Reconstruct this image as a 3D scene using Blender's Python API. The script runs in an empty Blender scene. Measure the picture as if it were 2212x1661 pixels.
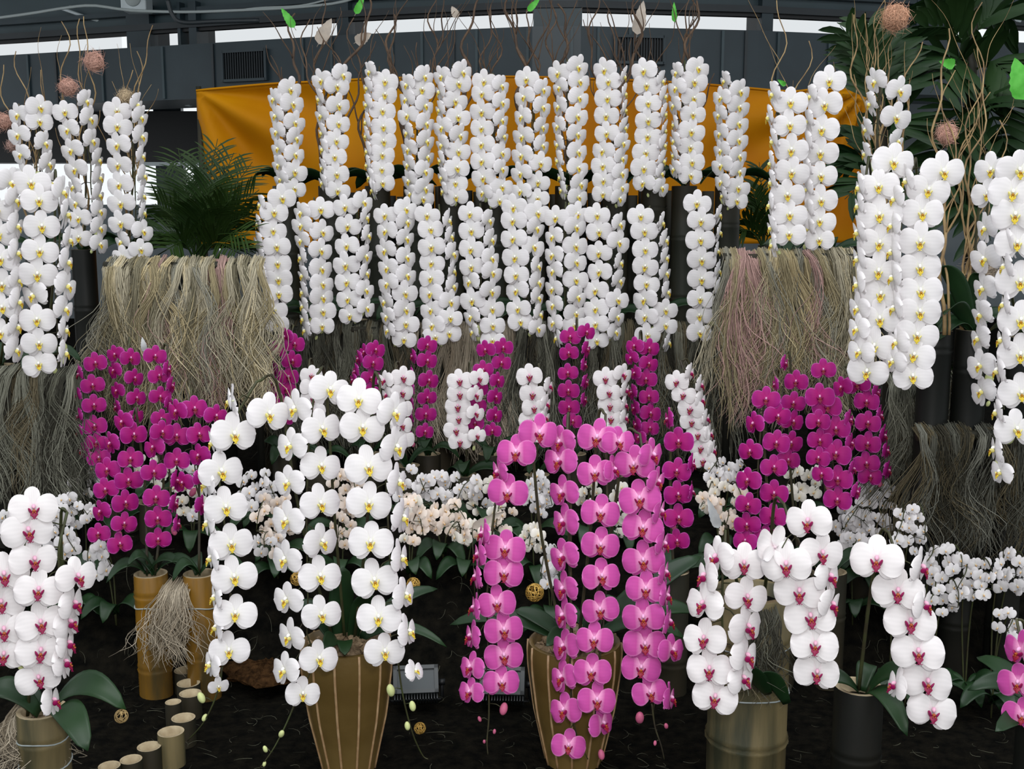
import bpy, math, random
import numpy as np
from mathutils import Vector, Matrix, Euler

random.seed(7); rng = np.random.default_rng(7)
S = bpy.context.scene
COL = S.collection

# ------------------------------------------------------------------ camera, world, light
IW, IH, F = 2212.0, 1661.0, 2372.0
PITCH = math.radians(8.5)
CAM = Vector((0, 0, 1.5))
cd = bpy.data.cameras.new('camera'); cam = bpy.data.objects.new('camera', cd); COL.objects.link(cam)
cam.location = CAM; cam.rotation_euler = (math.pi/2 - PITCH, 0, 0)
cd.sensor_width = 36.0; cd.lens = 36.0*F/IW; cd.clip_start = 0.05; cd.clip_end = 100
S.camera = cam
w = bpy.data.worlds.new('overcast_sky'); S.world = w; w.use_nodes = True
bg = w.node_tree.nodes['Background']; bg.inputs[0].default_value = (0.93, 0.97, 1.0, 1); bg.inputs[1].default_value = 0.53
ld = bpy.data.lights.new('camera_flash', 'POINT'); ld.energy = 58; ld.shadow_soft_size = 0.09; ld.color = (1.0, 0.97, 0.94)
lo = bpy.data.objects.new('camera_flash', ld); COL.objects.link(lo); lo.location = (0.10, -0.05, 1.72)
ad = bpy.data.lights.new('overhead_fill', 'AREA'); ad.energy = 105; ad.shape = 'RECTANGLE'; ad.size = 5; ad.size_y = 3; ad.color = (0.96, 0.98, 1.0)  # soft fill light added above the front, no real roof opening
ao = bpy.data.objects.new('overhead_fill', ad); COL.objects.link(ao); ao.location = (0.0, 0.3, 5.2)
ao.rotation_euler = (math.radians(34), 0, 0)
S.view_settings.view_transform = 'Standard'; S.view_settings.look = 'None'
S.view_settings.exposure = 0.93; S.view_settings.gamma = 1; S.view_settings.use_curve_mapping = False

cP, sP = math.cos(PITCH), math.sin(PITCH)
def ray(x, y):
    a, b = (x-IW/2)/F, (IH/2-y)/F
    return Vector((a, cP + b*sP, -sP + b*cP))
def P(x, y, d):                       # the point seen at pixel x, y that stands d metres in front
    r = ray(x, y); return CAM + r*(d/r.y)
def on_bed(x, y, h, d0=2.5):           # distance at which pixel x, y lies h above the soil
    d = d0
    while d < 5 and P(x, y, d).z > bed(d)+h: d += .005
    return d
def px(d, y=830):                     # metres per pixel at that distance
    return d/ray(1106, y).y/F
def bed(Y):
    t = min(1, max(0, (Y-3.32)/0.48)); return 0.42*t*t*(3-2*t)

# ------------------------------------------------------------------ materials
def nodes(m): return m.node_tree.nodes, m.node_tree.links
def mat(name, col, rough=0.6, spec=0.3, metal=0, var=0.0, scale=8, col2=None, bump=0, bscale=40, coords='Object', stretch=None):
    m = bpy.data.materials.new(name); m.use_nodes = True; n, l = nodes(m)
    b = n['Principled BSDF']; b.inputs['Roughness'].default_value = rough; b.inputs['Metallic'].default_value = metal
    b.inputs['Specular IOR Level'].default_value = spec; b.inputs['Base Color'].default_value = (*col, 1)
    tc = n.new('ShaderNodeTexCoord'); src = tc.outputs[coords]
    if stretch:
        mp = n.new('ShaderNodeMapping'); mp.inputs['Scale'].default_value = stretch; l.new(src, mp.inputs[0]); src = mp.outputs[0]
    if col2:
        no = n.new('ShaderNodeTexNoise'); no.inputs['Scale'].default_value = scale; no.inputs['Detail'].default_value = 5
        l.new(src, no.inputs['Vector'])
        r = n.new('ShaderNodeValToRGB'); r.color_ramp.elements[0].position = 0.35; r.color_ramp.elements[1].position = 0.68
        r.color_ramp.elements[0].color = (*col, 1); r.color_ramp.elements[1].color = (*col2, 1)
        l.new(no.outputs['Fac'], r.inputs[0]); l.new(r.outputs[0], b.inputs['Base Color'])
    if bump:
        no = n.new('ShaderNodeTexNoise'); no.inputs['Scale'].default_value = bscale; no.inputs['Detail'].default_value = 4
        l.new(src, no.inputs['Vector'])
        bp = n.new('ShaderNodeBump'); bp.inputs['Strength'].default_value = bump; bp.inputs['Distance'].default_value = 0.01
        l.new(no.outputs['Fac'], bp.inputs['Height']); l.new(bp.outputs[0], b.inputs['Normal'])
    return m
def attr_mat(name, rough=0.6, spec=0.25):
    m = bpy.data.materials.new(name); m.use_nodes = True; n, l = nodes(m); b = n['Principled BSDF']
    a = n.new('ShaderNodeAttribute'); a.attribute_name = 'col'; l.new(a.outputs['Color'], b.inputs['Base Color'])
    b.inputs['Roughness'].default_value = rough; b.inputs['Specular IOR Level'].default_value = spec
    return m
def petal_mat(name, stops, rim=None, transl=0.22, var=0.06):
    """colour runs from the claw of the petal to its tip; the rim may be paler"""
    m = bpy.data.materials.new(name); m.use_nodes = True; n, l = nodes(m); b = n['Principled BSDF']
    b.inputs['Roughness'].default_value = 0.55; b.inputs['Specular IOR Level'].default_value = 0.2
    a = n.new('ShaderNodeAttribute'); a.attribute_name = 'col'
    s = n.new('ShaderNodeSeparateColor'); l.new(a.outputs['Color'], s.inputs[0])
    r = n.new('ShaderNodeValToRGB'); e = r.color_ramp.elements
    while len(e) < len(stops): e.new(0.5)
    for el, (p, c) in zip(e, stops): el.position = p; el.color = (*c, 1)
    l.new(s.outputs[0], r.inputs[0]); out = r.outputs[0]
    if rim:
        r2 = n.new('ShaderNodeValToRGB'); r2.color_ramp.elements[0].position = 0.84; r2.color_ramp.elements[1].position = 0.99
        r2.color_ramp.elements[0].color = (0, 0, 0, 1); r2.color_ramp.elements[1].color = (1, 1, 1, 1)
        l.new(s.outputs[1], r2.inputs[0])
        mx = n.new('ShaderNodeMixRGB'); mx.inputs[2].default_value = (*rim, 1); l.new(r2.outputs[0], mx.inputs[0]); l.new(out, mx.inputs[1]); out = mx.outputs[0]
    # faint veins fanning along the petal
    wv = n.new('ShaderNodeMath'); wv.operation = 'MULTIPLY'; wv.inputs[1].default_value = 42; l.new(s.outputs[2], wv.inputs[0])
    sn = n.new('ShaderNodeMath'); sn.operation = 'SINE'; l.new(wv.outputs[0], sn.inputs[0])
    oi = n.new('ShaderNodeObjectInfo')
    ml = n.new('ShaderNodeMath'); ml.operation = 'MULTIPLY_ADD'; ml.inputs[1].default_value = 0.018; l.new(sn.outputs[0], ml.inputs[0])
    rv = n.new('ShaderNodeMath'); rv.operation = 'MULTIPLY_ADD'; rv.inputs[1].default_value = var; rv.inputs[2].default_value = 1-var*0.8; l.new(oi.outputs['Random'], rv.inputs[0])
    l.new(rv.outputs[0], ml.inputs[2])
    hs = n.new('ShaderNodeHueSaturation'); l.new(out, hs.inputs['Color']); l.new(ml.outputs[0], hs.inputs['Value'])
    l.new(hs.outputs[0], b.inputs['Base Color'])
    t = n.new('ShaderNodeBsdfTranslucent'); l.new(hs.outputs[0], t.inputs[0])
    mx = n.new('ShaderNodeMixShader'); mx.inputs[0].default_value = transl
    l.new(b.outputs[0], mx.inputs[1]); l.new(t.outputs[0], mx.inputs[2]); l.new(mx.outputs[0], n['Material Output'].inputs[0])
    return m

M = {}
M['white'] = petal_mat('petal_white', [(0, (.70, .72, .56)), (.16, (.76, .74, .74)), (1, (.78, .75, .765))])
M['blush'] = petal_mat('petal_white_blush', [(0, (.74, .60, .65)), (.2, (.80, .77, .77)), (1, (.82, .78, .785))])
M['magenta'] = petal_mat('petal_magenta', [(0, (.52, .08, .30)), (.12, (.40, .009, .165)), (.6, (.35, .008, .17)), (1, (.38, .018, .23))], rim=(.52, .10, .40))
M['pink'] = petal_mat('petal_pink', [(0, (.95, .62, .80)), (.14, (.85, .36, .62)), (.40, (.56, .075, .34)), (1, (.52, .07, .34))], rim=(.66, .19, .48))
M['peach'] = petal_mat('petal_peach', [(0, (.84, .62, .40)), (.3, (.87, .74, .64)), (1, (.88, .78, .70))])
M['cream'] = petal_mat('petal_cream', [(0, (.85, .78, .50)), (.3, (.87, .83, .74)), (1, (.88, .84, .78))])
M['lip'] = attr_mat('lip_coloured', 0.45)
M['stem'] = mat('flower_stem', (.040, .050, .016), .5, col2=(.03, .022, .012), scale=20)
M['stemdark'] = mat('flower_stem_dark', (.035, .028, .02), .5, col2=(.06, .06, .025), scale=20)
M['bud_green'] = mat('bud_green', (.42, .48, .16), .5, col2=(.55, .58, .32), scale=30)
M['bud_pink'] = mat('bud_pink', (.42, .05, .18), .5, col2=(.5, .16, .2), scale=30)
M['leaf'] = mat('orchid_leaf', (.007, .024, .008), .42, .3, col2=(.013, .040, .011), scale=5)
M['palm'] = mat('palm_leaf', (.008, .024, .004), .55, .2, col2=(.022, .046, .007), scale=4)
M['palmdark'] = mat('broad_palm_leaf', (.006, .021, .006), .5, .22, col2=(.016, .040, .010), scale=3)
M['fiber'] = attr_mat('raffia_fibre', .8, .1)
M['willow_dark'] = mat('willow_dark', (.045, .028, .018), .7, col2=(.10, .06, .035), scale=18)
M['willow_tan'] = mat('willow_tan', (.32, .22, .10), .5, col2=(.12, .07, .03), scale=14)
M['culm'] = mat('bamboo_weathered', (.012, .014, .009), .55, .25, col2=(.034, .027, .016), scale=6, stretch=(1, 1, .25), bump=.2, bscale=30)
M['culmdark'] = mat('bamboo_dark', (.005, .006, .005), .5, .2, col2=(.013, .012, .009), scale=6, stretch=(1, 1, .25))
M['culmpale'] = mat('bamboo_pale', (.040, .042, .024), .5, .3, col2=(.18, .14, .065), scale=16, stretch=(1, 1, .12), bump=.3)
M['culmgold'] = mat('bamboo_gold', (.27, .13, .012), .22, .6, col2=(.07, .052, .022), scale=13, stretch=(1, 1, .2))
M['cutbamboo'] = mat('bamboo_cut_edge', (.45, .37, .24), .7, col2=(.32, .25, .15), scale=40)
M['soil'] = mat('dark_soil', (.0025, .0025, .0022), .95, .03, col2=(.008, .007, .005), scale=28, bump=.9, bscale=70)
M['bark'] = mat('bark_chips', (.10, .07, .04), .9, .1, col2=(.26, .19, .12), scale=45, bump=1, bscale=60)
M['coir'] = mat('coir_mulch', (.018, .009, .004), .95, .03, col2=(.06, .030, .012), scale=50, bump=1, bscale=90)
M['teal'] = mat('painted_steel_teal', (.013, .025, .032), .40, .4, col2=(.020, .036, .045), scale=2.5)
M['tealdark'] = mat('painted_steel_dark', (.018, .024, .028), .5, .4, col2=(.026, .033, .038), scale=3)
M['teallight'] = mat('painted_fascia', (.028, .048, .056), .45, .4, col2=(.040, .064, .074), scale=2)
M['greywall'] = mat('grey_wall', (.10, .12, .13), .7, col2=(.14, .16, .17), scale=3)
M['black'] = mat('black_metal', (.006, .007, .008), .5, .4)
M['black2'] = mat('black_screen', (.009, .009, .008), .9, .1, col2=(.016, .014, .011), scale=8)
M['floodbody'] = mat('floodlight_body', (.016, .022, .024), .4, .5, col2=(.022, .028, .030), scale=12)
M['glassgrey'] = mat('floodlight_glass', (.018, .026, .030), .3, .35, col2=(.028, .038, .042), scale=6)
M['whiteplastic'] = mat('white_plastic', (.50, .56, .58), .5, .4, col2=(.44, .50, .52), scale=6)
M['cable'] = mat('pale_cable', (.30, .34, .34), .6)
M['potpanel'] = mat('glazed_pot', (.105, .066, .018), .33, .45, col2=(.16, .105, .034), scale=5, bump=.08, bscale=60)
M['potridge'] = mat('glazed_pot_ridge', (.45, .31, .17), .35, .5, col2=(.30, .17, .08), scale=30)
M['goldwire'] = mat('gold_wicker', (.55, .34, .08), .3, .5, metal=.6)
M['strawwire'] = mat('straw_wicker', (.40, .28, .12), .6)
M['feather_green'] = mat('green_feather', (.05, .30, .025), .6, col2=(.10, .42, .06), scale=30)
M['skeleton'] = mat('skeleton_leaf', (.42, .36, .30), .7, col2=(.34, .30, .26), scale=40)
M['greyfeather'] = mat('grey_feather', (.45, .46, .46), .7, col2=(.34, .36, .37), scale=30)
def cloth_mat():
    m = mat('orange_satin', (.42, .175, .001), .6, .08, col2=(.32, .10, .001), scale=1.3)
    return m
M['cloth'] = cloth_mat()
gm = bpy.data.materials.new('window_glass'); gm.use_nodes = True; n, l = nodes(gm)
g = n['Principled BSDF']; g.inputs['Transmission Weight'].default_value = 1; g.inputs['Roughness'].default_value = 0; g.inputs['IOR'].default_value = 1.02
M['glass'] = gm

# ------------------------------------------------------------------ mesh helpers
class MB:
    def __init__(s): s.v = []; s.f = []; s.c = []; s.m = []; s.n = 0
    def add(s, v, f, col=None, mi=0):
        k = s.n; s.v.extend([tuple(p) for p in v]); s.f.extend([tuple(i+k for i in q) for q in f]); s.m.extend([mi]*len(f))
        s.n += len(v)
        if col is not None:
            col = np.asarray(col, float)
            if col.ndim == 1: col = np.tile(col, (len(v), 1))
            s.c.extend(col.tolist())
        return s
    def mesh(s, name, mats, smooth=True):
        me = bpy.data.meshes.new(name); me.from_pydata(s.v, [], s.f)
        for m in (mats if isinstance(mats, (list, tuple)) else [mats]): me.materials.append(m)
        if any(s.m): me.polygons.foreach_set('material_index', s.m)
        if smooth: me.polygons.foreach_set('use_smooth', [True]*len(s.f))
        if s.c:
            a = me.color_attributes.new('col', 'FLOAT_COLOR', 'POINT'); arr = np.ones((len(s.v), 4)); arr[:, :3] = np.array(s.c)[:, :3]
            a.data.foreach_set('color', arr.ravel())
        me.update(); return me
def link(name, me, parent=None, mtx=None):
    o = bpy.data.objects.new(name, me); COL.objects.link(o)
    if parent is not None: o.parent = parent
    if mtx is not None: o.matrix_basis = mtx
    return o
def tag(o, label=None, cat=None, group=None, kind=None):
    if label: o['label'] = label
    if cat: o['category'] = cat
    if group: o['group'] = group
    if kind: o['kind'] = kind
    return o
def empty(name, loc, label, cat, group=None):
    o = bpy.data.objects.new(name, None); COL.objects.link(o); o.location = loc; o.empty_display_size = .05
    return tag(o, label, cat, group)
def T(v): return Matrix.Translation(v)

def box(c, s, rz=0):
    v = []
    for x in (-.5, .5):
        for y in (-.5, .5):
            for z in (-.5, .5):
                q = Vector((x*s[0], y*s[1], z*s[2])); q.rotate(Euler((0, 0, rz))); v.append(Vector(c)+q)
    return v, [(0, 1, 3, 2), (4, 6, 7, 5), (0, 4, 5, 1), (2, 3, 7, 6), (0, 2, 6, 4), (1, 5, 7, 3)]
def prism(pts, z0, z1):                # vertical prism over a plan outline
    n = len(pts); v = [(p[0], p[1], z0) for p in pts]+[(p[0], p[1], z1) for p in pts]
    f = [tuple(range(n-1, -1, -1)), tuple(range(n, 2*n))]+[(i, (i+1) % n, n+(i+1) % n, n+i) for i in range(n)]
    return v, f
def tube(pts, rad, sides=6, cap=True):
    pts = np.array([tuple(p) for p in pts], float); n = len(pts)
    rad = np.full(n, rad) if np.isscalar(rad) else np.asarray(rad, float)
    t = np.gradient(pts, axis=0); t /= (np.linalg.norm(t, axis=1, keepdims=True)+1e-9)
    ref = np.array([.31, .95, .05]) if abs(t[:, 2]).mean() > .5 else np.array([0.05, .1, 1.])
    a = np.cross(t, ref); a /= (np.linalg.norm(a, axis=1, keepdims=True)+1e-9); b = np.cross(t, a)
    th = np.arange(sides)*2*math.pi/sides
    v = pts[:, None, :]+rad[:, None, None]*(np.cos(th)[None, :, None]*a[:, None, :]+np.sin(th)[None, :, None]*b[:, None, :])
    v = v.reshape(-1, 3); f = []
    for i in range(n-1):
        for j in range(sides):
            k = (j+1) % sides; f.append((i*sides+j, i*sides+k, (i+1)*sides+k, (i+1)*sides+j))
    if cap: f.append(tuple(range(sides))[::-1]); f.append(tuple(range((n-1)*sides, n*sides)))
    return v, f
def ellipsoid(c, r, rot=None, u=10, vv=7):
    v = [(0, 0, 1)]; f = []
    for i in range(1, vv):
        ph = math.pi*i/vv
        for j in range(u):
            a = 2*math.pi*j/u; v.append((math.sin(ph)*math.cos(a), math.sin(ph)*math.sin(a), math.cos(ph)))
    v.append((0, 0, -1)); L = len(v)-1
    for j in range(u): f.append((0, 1+j, 1+(j+1) % u)); f.append((L, L-u+(j+1) % u, L-u+j))
    for i in range(vv-2):
        for j in range(u): a = 1+i*u+j; b = 1+i*u+(j+1) % u; f.append((a, a+u, b+u, b))
    out = []
    for p in v:
        q = Vector((p[0]*r[0], p[1]*r[1], p[2]*r[2]))
        if rot: q.rotate(rot)
        out.append(Vector(c)+q)
    return out, f
def lathe(prof, n=20, c=(0, 0, 0)):
    v = []; f = []
    for (r, z) in prof:
        for j in range(n):
            a = 2*math.pi*j/n; v.append((c[0]+r*math.cos(a), c[1]+r*math.sin(a), c[2]+z))
    for i in range(len(prof)-1):
        for j in range(n): k = (j+1) % n; f.append((i*n+j, i*n+k, (i+1)*n+k, (i+1)*n+j))
    return v, f
def smooth_path(pts, n=24):
    pts = [Vector(p) for p in pts]
    if len(pts) < 3: return [pts[0].lerp(pts[-1], i/(n-1)) for i in range(n)]
    q = [pts[0]*2-pts[1]]+pts+[pts[-1]*2-pts[-2]]; out = []; segs = len(pts)-1
    for i in range(n):
        t = i/(n-1)*segs; k = min(int(t), segs-1); u = t-k; a, b, c, d = q[k:k+4]
        out.append(.5*((2*b)+(c-a)*u+(2*a-5*b+4*c-d)*u*u+(3*b-a-3*c+d)*u**3))
    return out

# ------------------------------------------------------------------ the hall: walls, duct, windows
def zpx(y, d): return P(1106, y, d).z
def structure(name, mb, m, smooth=False):
    o = link(name, mb.mesh(name, m, smooth)); o['kind'] = 'structure'; return o
# floor with the raised planting bed
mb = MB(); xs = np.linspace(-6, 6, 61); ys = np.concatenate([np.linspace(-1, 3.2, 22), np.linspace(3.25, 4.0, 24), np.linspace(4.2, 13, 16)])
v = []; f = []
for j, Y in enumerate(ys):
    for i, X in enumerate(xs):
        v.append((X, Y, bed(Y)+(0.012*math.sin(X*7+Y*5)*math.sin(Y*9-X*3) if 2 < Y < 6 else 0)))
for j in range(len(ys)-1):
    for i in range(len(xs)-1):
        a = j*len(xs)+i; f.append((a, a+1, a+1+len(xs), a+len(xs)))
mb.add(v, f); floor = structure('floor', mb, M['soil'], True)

# polygonal hall: corner of the duct towards us in the middle, wings receding
ZT = zpx(57, 9.0); ZB = zpx(222, 10.2)
def at_z(x, y, z):                    # the point at pixel x, y that lies at height z
    r = ray(x, y); return CAM+r*((z-CAM.z)/r.z)
TOPL = [(-420, 143), (0, 120), (282, 103), (437, 94), (750, 75), (1150, 57), (1255, 56), (1640, 66), (1965, 80), (2500, 106)]
plan = [at_z(x, y, ZT) for x, y in TOPL]
def wallband(name, z0, z1, back, thick, m, pts=plan, parent=None):
    mb = MB()
    for a, b in zip(pts[:-1], pts[1:]):
        A = Vector((a.x, a.y+back)); B = Vector((b.x, b.y+back))
        mb.add(*prism([(A.x, A.y), (B.x, B.y), (B.x, B.y+thick), (A.x, A.y+thick)], z0, z1))
    if parent: return link(name, mb.mesh(name, m, False), parent)
    return structure(name, mb, m)
ZW = zpx(27, 9.5)                     # head of the clerestory windows
duct = wallband('trim_duct', ZB, ZT, 0, .7, M['teal'])
wallband('wall_fascia', ZW, ZW+1.3, .5, .04, M['teallight'])
wallband('trim_beam', ZW+.02, ZW+.075, .40, .10, M['tealdark'])
wallband('trim_beam_upper', ZW+.16, ZW+.20, .42, .09, M['teal'])
wallband('trim_lintel', ZW-.008, ZW+.02, .44, .06, M['black'])
# panel seams on the duct
def on_wall(x, y, back=0.0):          # pixel onto the polygonal front face
    r = ray(x, y)
    for a, b in zip(plan[:-1], plan[1:]):
        a2, b2 = Vector((a.x, a.y+back)), Vector((b.x, b.y+back)); e = b2-a2
        den = r.x*e.y-r.y*e.x
        if abs(den) < 1e-9: continue
        s = (a2.x*e.y-a2.y*e.x)/den; p = r*s
        k = (p.x-a2.x)/e.x
        if 0 <= k <= 1: return CAM+p, math.atan2(e.y, e.x)
    return CAM+r*9, 0
for x in (60, 120, 220, 352, 460, 655, 717, 848, 912, 980, 1030, 1140, 1235, 1292, 1360, 1560, 1610, 1680, 1790, 1850):
    p, rz = on_wall(x, 120); mb = MB(); mb.add(*box((p.x, p.y-.008, (ZT+ZB)/2), (.022, .02, ZT-ZB-.02), rz))
    link('seam', mb.mesh('seam', M['tealdark'] if x in (120, 460, 980, 1610) else M['teallight'], False), duct)
# window posts and panes of the clerestory strip
posts = [(-140, -105), (282, 338), (395, 402), (419, 437), (740, 766), (1157, 1256), (1635, 1660), (1966, 2030)]
mbs = []
for i, (x0, x1) in enumerate(posts):
    a, rz = on_wall((x0+x1)/2, 50, .45); wd = (x1-x0)/F*a.y*1.02
    mb = MB(); mb.add(*box((a.x, a.y+.12, (ZT+ZW)/2), (wd, .3, ZW-ZT+.5), rz)); structure('trim_%d' % (i+1), mb, M['teal' if i != 5 else 'teallight'])
edges = [posts[0][1]]+[e for p in posts[1:-1] for e in p]+[posts[-1][0]]
for i in range(0, len(edges)-1, 2):
    x0, x1 = edges[i], edges[i+1]
    a, rz = on_wall((x0+x1)/2, 60, .52); wd = (x1-x0)/F*a.y*1.03
    mb = MB(); mb.add(*box((a.x, a.y, (ZT+ZW)/2), (wd, .006, ZW-ZT+.1), rz)); structure('window_%d' % (i//2+1), mb, M['glass'])
# rear wall under the duct with openings of daylight on the left
D2 = 12.2
def rearband(name, y0, y1, x0, x1, m, d=D2, thick=.2):
    A = P(x0, y0, d); B = P(x1, y0, d); z1 = zpx(y0, d); z0 = zpx(y1, d) if y1 < 3000 else 0.3
    mb = MB(); mb.add(*prism([(A.x, d), (B.x, d), (B.x, d+thick), (A.x, d+thick)], z0, z1)); return structure(name, mb, m)
rearband('wall_rear_upper', 150, 226, -900, 460, M['tealdark'])
rearband('wall_rear_beam', 240, 352, -900, 460, M['black'], D2-.3)
rearband('wall_rear_lower', 442, 4000, -900, 460, M['greywall'])
rearband('wall_rear', 120, 4000, 460, 3000, M['greywall'])
rearband('trim_sill', 350, 358, 300, 440, M['whiteplastic'], D2-.35, .05)
for i, x in enumerate((-300, 40, 330, 425)):
    rearband('trim_mullion_%d' % i, 226, 445, x, x+(14 if x < 300 else 60), M['teal'], D2+.02, .1)
mb = MB(); mb.add(*box((0, 10.0, ZW+1.32), (18, 7.5, .08))); structure('ceiling', mb, M['teal'])
# vent grilles on the duct
def vent(x0, x1, y0, y1, label):
    p, rz = on_wall((x0+x1)/2, (y0+y1)/2); d = p.y; W = (x1-x0)/F*d; H = (y1-y0)/F*d
    e = empty('air_vent', (p.x, p.y, p.z), label, 'vent', 'vents on the duct'); e.rotation_euler = (0, 0, rz)
    mb = MB(); mb.add(*box((0, -.004, 0), (W, .012, H))); link('backing', mb.mesh('backing', M['black'], False), e)
    mb = MB(); t = .022
    for c, s in (((-W/2, -.02, 0), (t, .05, H+t)), ((W/2, -.02, 0), (t, .05, H+t)), ((0, -.02, H/2), (W, .05, t)), ((0, -.02, -H/2), (W, .05, t))): mb.add(*box(c, s))
    link('frame', mb.mesh('frame', M['teal'], False), e)
    mb = MB(); mb.add(*box((0, 0, 0), (.007, .03, H-.02))); sm = mb.mesh('slat', M['tealdark'], False)
    for i in range(18): link('slat', sm, e, T((-W/2+W*(i+.5)/18, -.022, 0)))
vent(480, 583, 113, 172, 'dark slatted vent on the duct above the left end of the orange cloth')
vent(1328, 1432, 82, 135, 'dark slatted vent on the duct behind the top row near the middle')
# loudspeaker box, cables, braces
p, rz = on_wall(305, 14, .3); s = p.y/F
e = empty('loudspeaker', (p.x, p.y, p.z), 'white box loudspeaker on the post at the top left', 'loudspeaker')
mb = MB(); mb.add(*box((0, -.12, .02), (52*s, .2, 42*s))); o = link('cabinet', mb.mesh('cabinet', M['whiteplastic'], False), e); bv = o.modifiers.new('b', 'BEVEL'); bv.width = .015; bv.segments = 3
mb = MB(); mb.add(*tube([(0, -.215, .03), (0, -.235, .03)], [17*s, 15*s], 20)); link('cone', mb.mesh('cone', M['cable']), e)
mb = MB(); mb.add(*box((0, .02, .02), (.08, .12, .08))); link('bracket', mb.mesh('bracket', M['tealdark'], False), e)
def wire(name, pts, r, m, label, cat, d=9.2):
    q = smooth_path([P(x, y, d) for x, y in pts], 30); mb = MB(); mb.add(*tube(q, r, 6)); return tag(link(name, mb.mesh(name, m)), label, cat)
wire('cable', [(-60, 46), (60, 30), (135, 18), (200, 12), (280, 22), (400, 26), (520, 22), (640, 16), (740, 4), (800, -20)], .012, M['cable'], 'pale cable slung across the top left below the fascia', 'cable')
wire('cable', [(150, 14), (220, 14), (300, 25), (470, 25), (560, 17), (650, 12), (720, -4)], .008, M['cable'], 'thinner pale cable running just below the first at the top left', 'cable')
wire('brace_rod', [(132, 18), (190, 38), (240, 52)], .016, M['whiteplastic'], 'bright metal brace rod slanting down at the top left', 'rod', on_wall(190, 30, .48)[0].y)
wire('brace_rod', [(2060, 8), (2130, 30), (2205, 46)], .014, M['whiteplastic'], 'bright metal rod slanting behind the palm at the top right', 'rod', on_wall(2130, 30, .48)[0].y)
wire('conduit', [(362, 0), (372, 30), (395, 48), (470, 46), (560, 44)], .018, M['tealdark'], 'dark conduit bending beside the loudspeaker post', 'pipe', 8.9)
e = empty('tube_lamp', P(375, 215, 10.5), 'unlit tube lamp fitting under the duct left of the orange cloth', 'lamp')
mb = MB(); q = [P(335, 209, 10.7)-e.location, P(412, 226, 10.4)-e.location]; mb.add(*tube(q, .022, 8)); link('tube', mb.mesh('tube', M['whiteplastic']), e)
mb = MB(); mb.add(*tube([a+Vector((0, 0, .05)) for a in q], .03, 6)); link('fitting', mb.mesh('fitting', M['teallight']), e)
mb = MB()
for a in q: mb.add(*tube([a+Vector((0, 0, .05)), Vector((a.x, a.y, ZB-e.location.z+.02))], .006, 5))
link('hanger', mb.mesh('hanger', M['tealdark']), e)

# orange cloth banner with folds pulling from the corners
def banner():
    nx, nz = 150, 50; v = []; f = []
    D = 6.6
    for j in range(nz+1):
        t = j/nz
        for i in range(nx+1):
            s = i/nx; x = 424+s*(1872-424)
            yt = 196-30*math.sin(math.pi*min(1, s*1.15))**.8+(-4 if s > .9 else 0); yb = 536-12*s
            y = yt+t*(yb-yt)
            p = P(x, y, D)
            a = math.atan2(t*.9, s*4.0+1e-4); r = math.hypot(t*.9, s*4.0)
            fold = .085*math.sin(a*9)*math.exp(-r*.8)*min(1, r*2.5)
            a2 = math.atan2(t*.9, (1-s)*4.0+1e-4); r2 = math.hypot(t*.9, (1-s)*4)
            fold += .07*math.sin(a2*14+1)*math.exp(-r2*1.5)*min(1, r2*5)
            fold += .030*math.sin(s*34+1.6*math.sin(t*3+s*5))*(.35+.65*t)+.015*math.sin(s*70+t*4)*t
            sag = .0
            v.append((p.x, p.y+fold, p.z+sag))
    for j in range(nz):
        for i in range(nx): a = j*(nx+1)+i; f.append((a, a+1, a+nx+2, a+nx+1))
    e = empty('cloth_banner', P(1148, 536, D), 'orange cloth banner stretched behind the top row of white orchids', 'banner')
    mb = MB(); mb.add(v, f); me = mb.mesh('cloth', M['cloth']); o = link('cloth', me, e, T(-e.location))
    so = o.modifiers.new('s', 'SOLIDIFY'); so.thickness = .004
    edge = [Vector(v[i])+Vector((0, -.004, 0)) for i in range(0, nx+1, 3)]
    mb = MB(); mb.add(*tube(edge, .007, 6)); link('hem', mb.mesh('hem', M['cloth']), e, T(-e.location))
    for k in ():
        q = Vector(v[k]); mb = MB(); mb.add(*tube([q, q+Vector((0, .02, .12)), Vector((q.x, plan[4].y*0+on_wall(max(30, min(1900, 424+k/nx*1448)), 150)[0].y-.01, ZB+.1))], .006, 5)); link('tie_cord', mb.mesh('tie_cord', M['willow_tan']), e, T(-e.location))
    for k in (0, nx):
        q = Vector(v[k]); b = Vector((q.x, q.y+.05, bed(D))); mb = MB(); mb.add(*tube([b, q+Vector((0, .05, .03))], .016, 8)); link('pole', mb.mesh('pole', M['culm']), e, T(-e.location))
banner()

# ------------------------------------------------------------------ flowers
def blade(L, W0, W1, ang, prof, y0, cup, nu=8, nv=6, back=.06, rip=0.012, seed=0, bend=0):
    r = random.Random(seed); ph = [r.uniform(0, 6.28) for _ in range(3)]
    v = []; f = []; c = []; ca, sa = math.cos(ang), math.sin(ang)
    for i in range(nu+1):
        s = i/nu; u = 1-(1-s)**1.7 if s < 1 else 1
        w = prof(u)
        for j in range(nv+1):
            t = -1+2*j/nv; h = t*w*(W0 if t > 0 else W1)
            a = u*L; a2 = a+bend*h*u
            yy = y0-cup*math.sin(math.pi*u)*(1-.3*t*t)+back*u*u*.6+.04*t*t*u+rip*math.sin(t*4+u*6+ph[0])*u+rip*.7*math.sin(t*7+ph[1])*u*abs(t)
            v.append((a2*ca-h*sa, yy, a2*sa+h*ca)); c.append((u, max(u**2.2, abs(t)**1.3*min(1, u*3)), (t+1)/2))
    for i in range(nu):
        for j in range(nv): k = i*(nv+1)+j; f.append((k, k+1, k+nv+2, k+nv+1))
    return v, f, c
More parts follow.
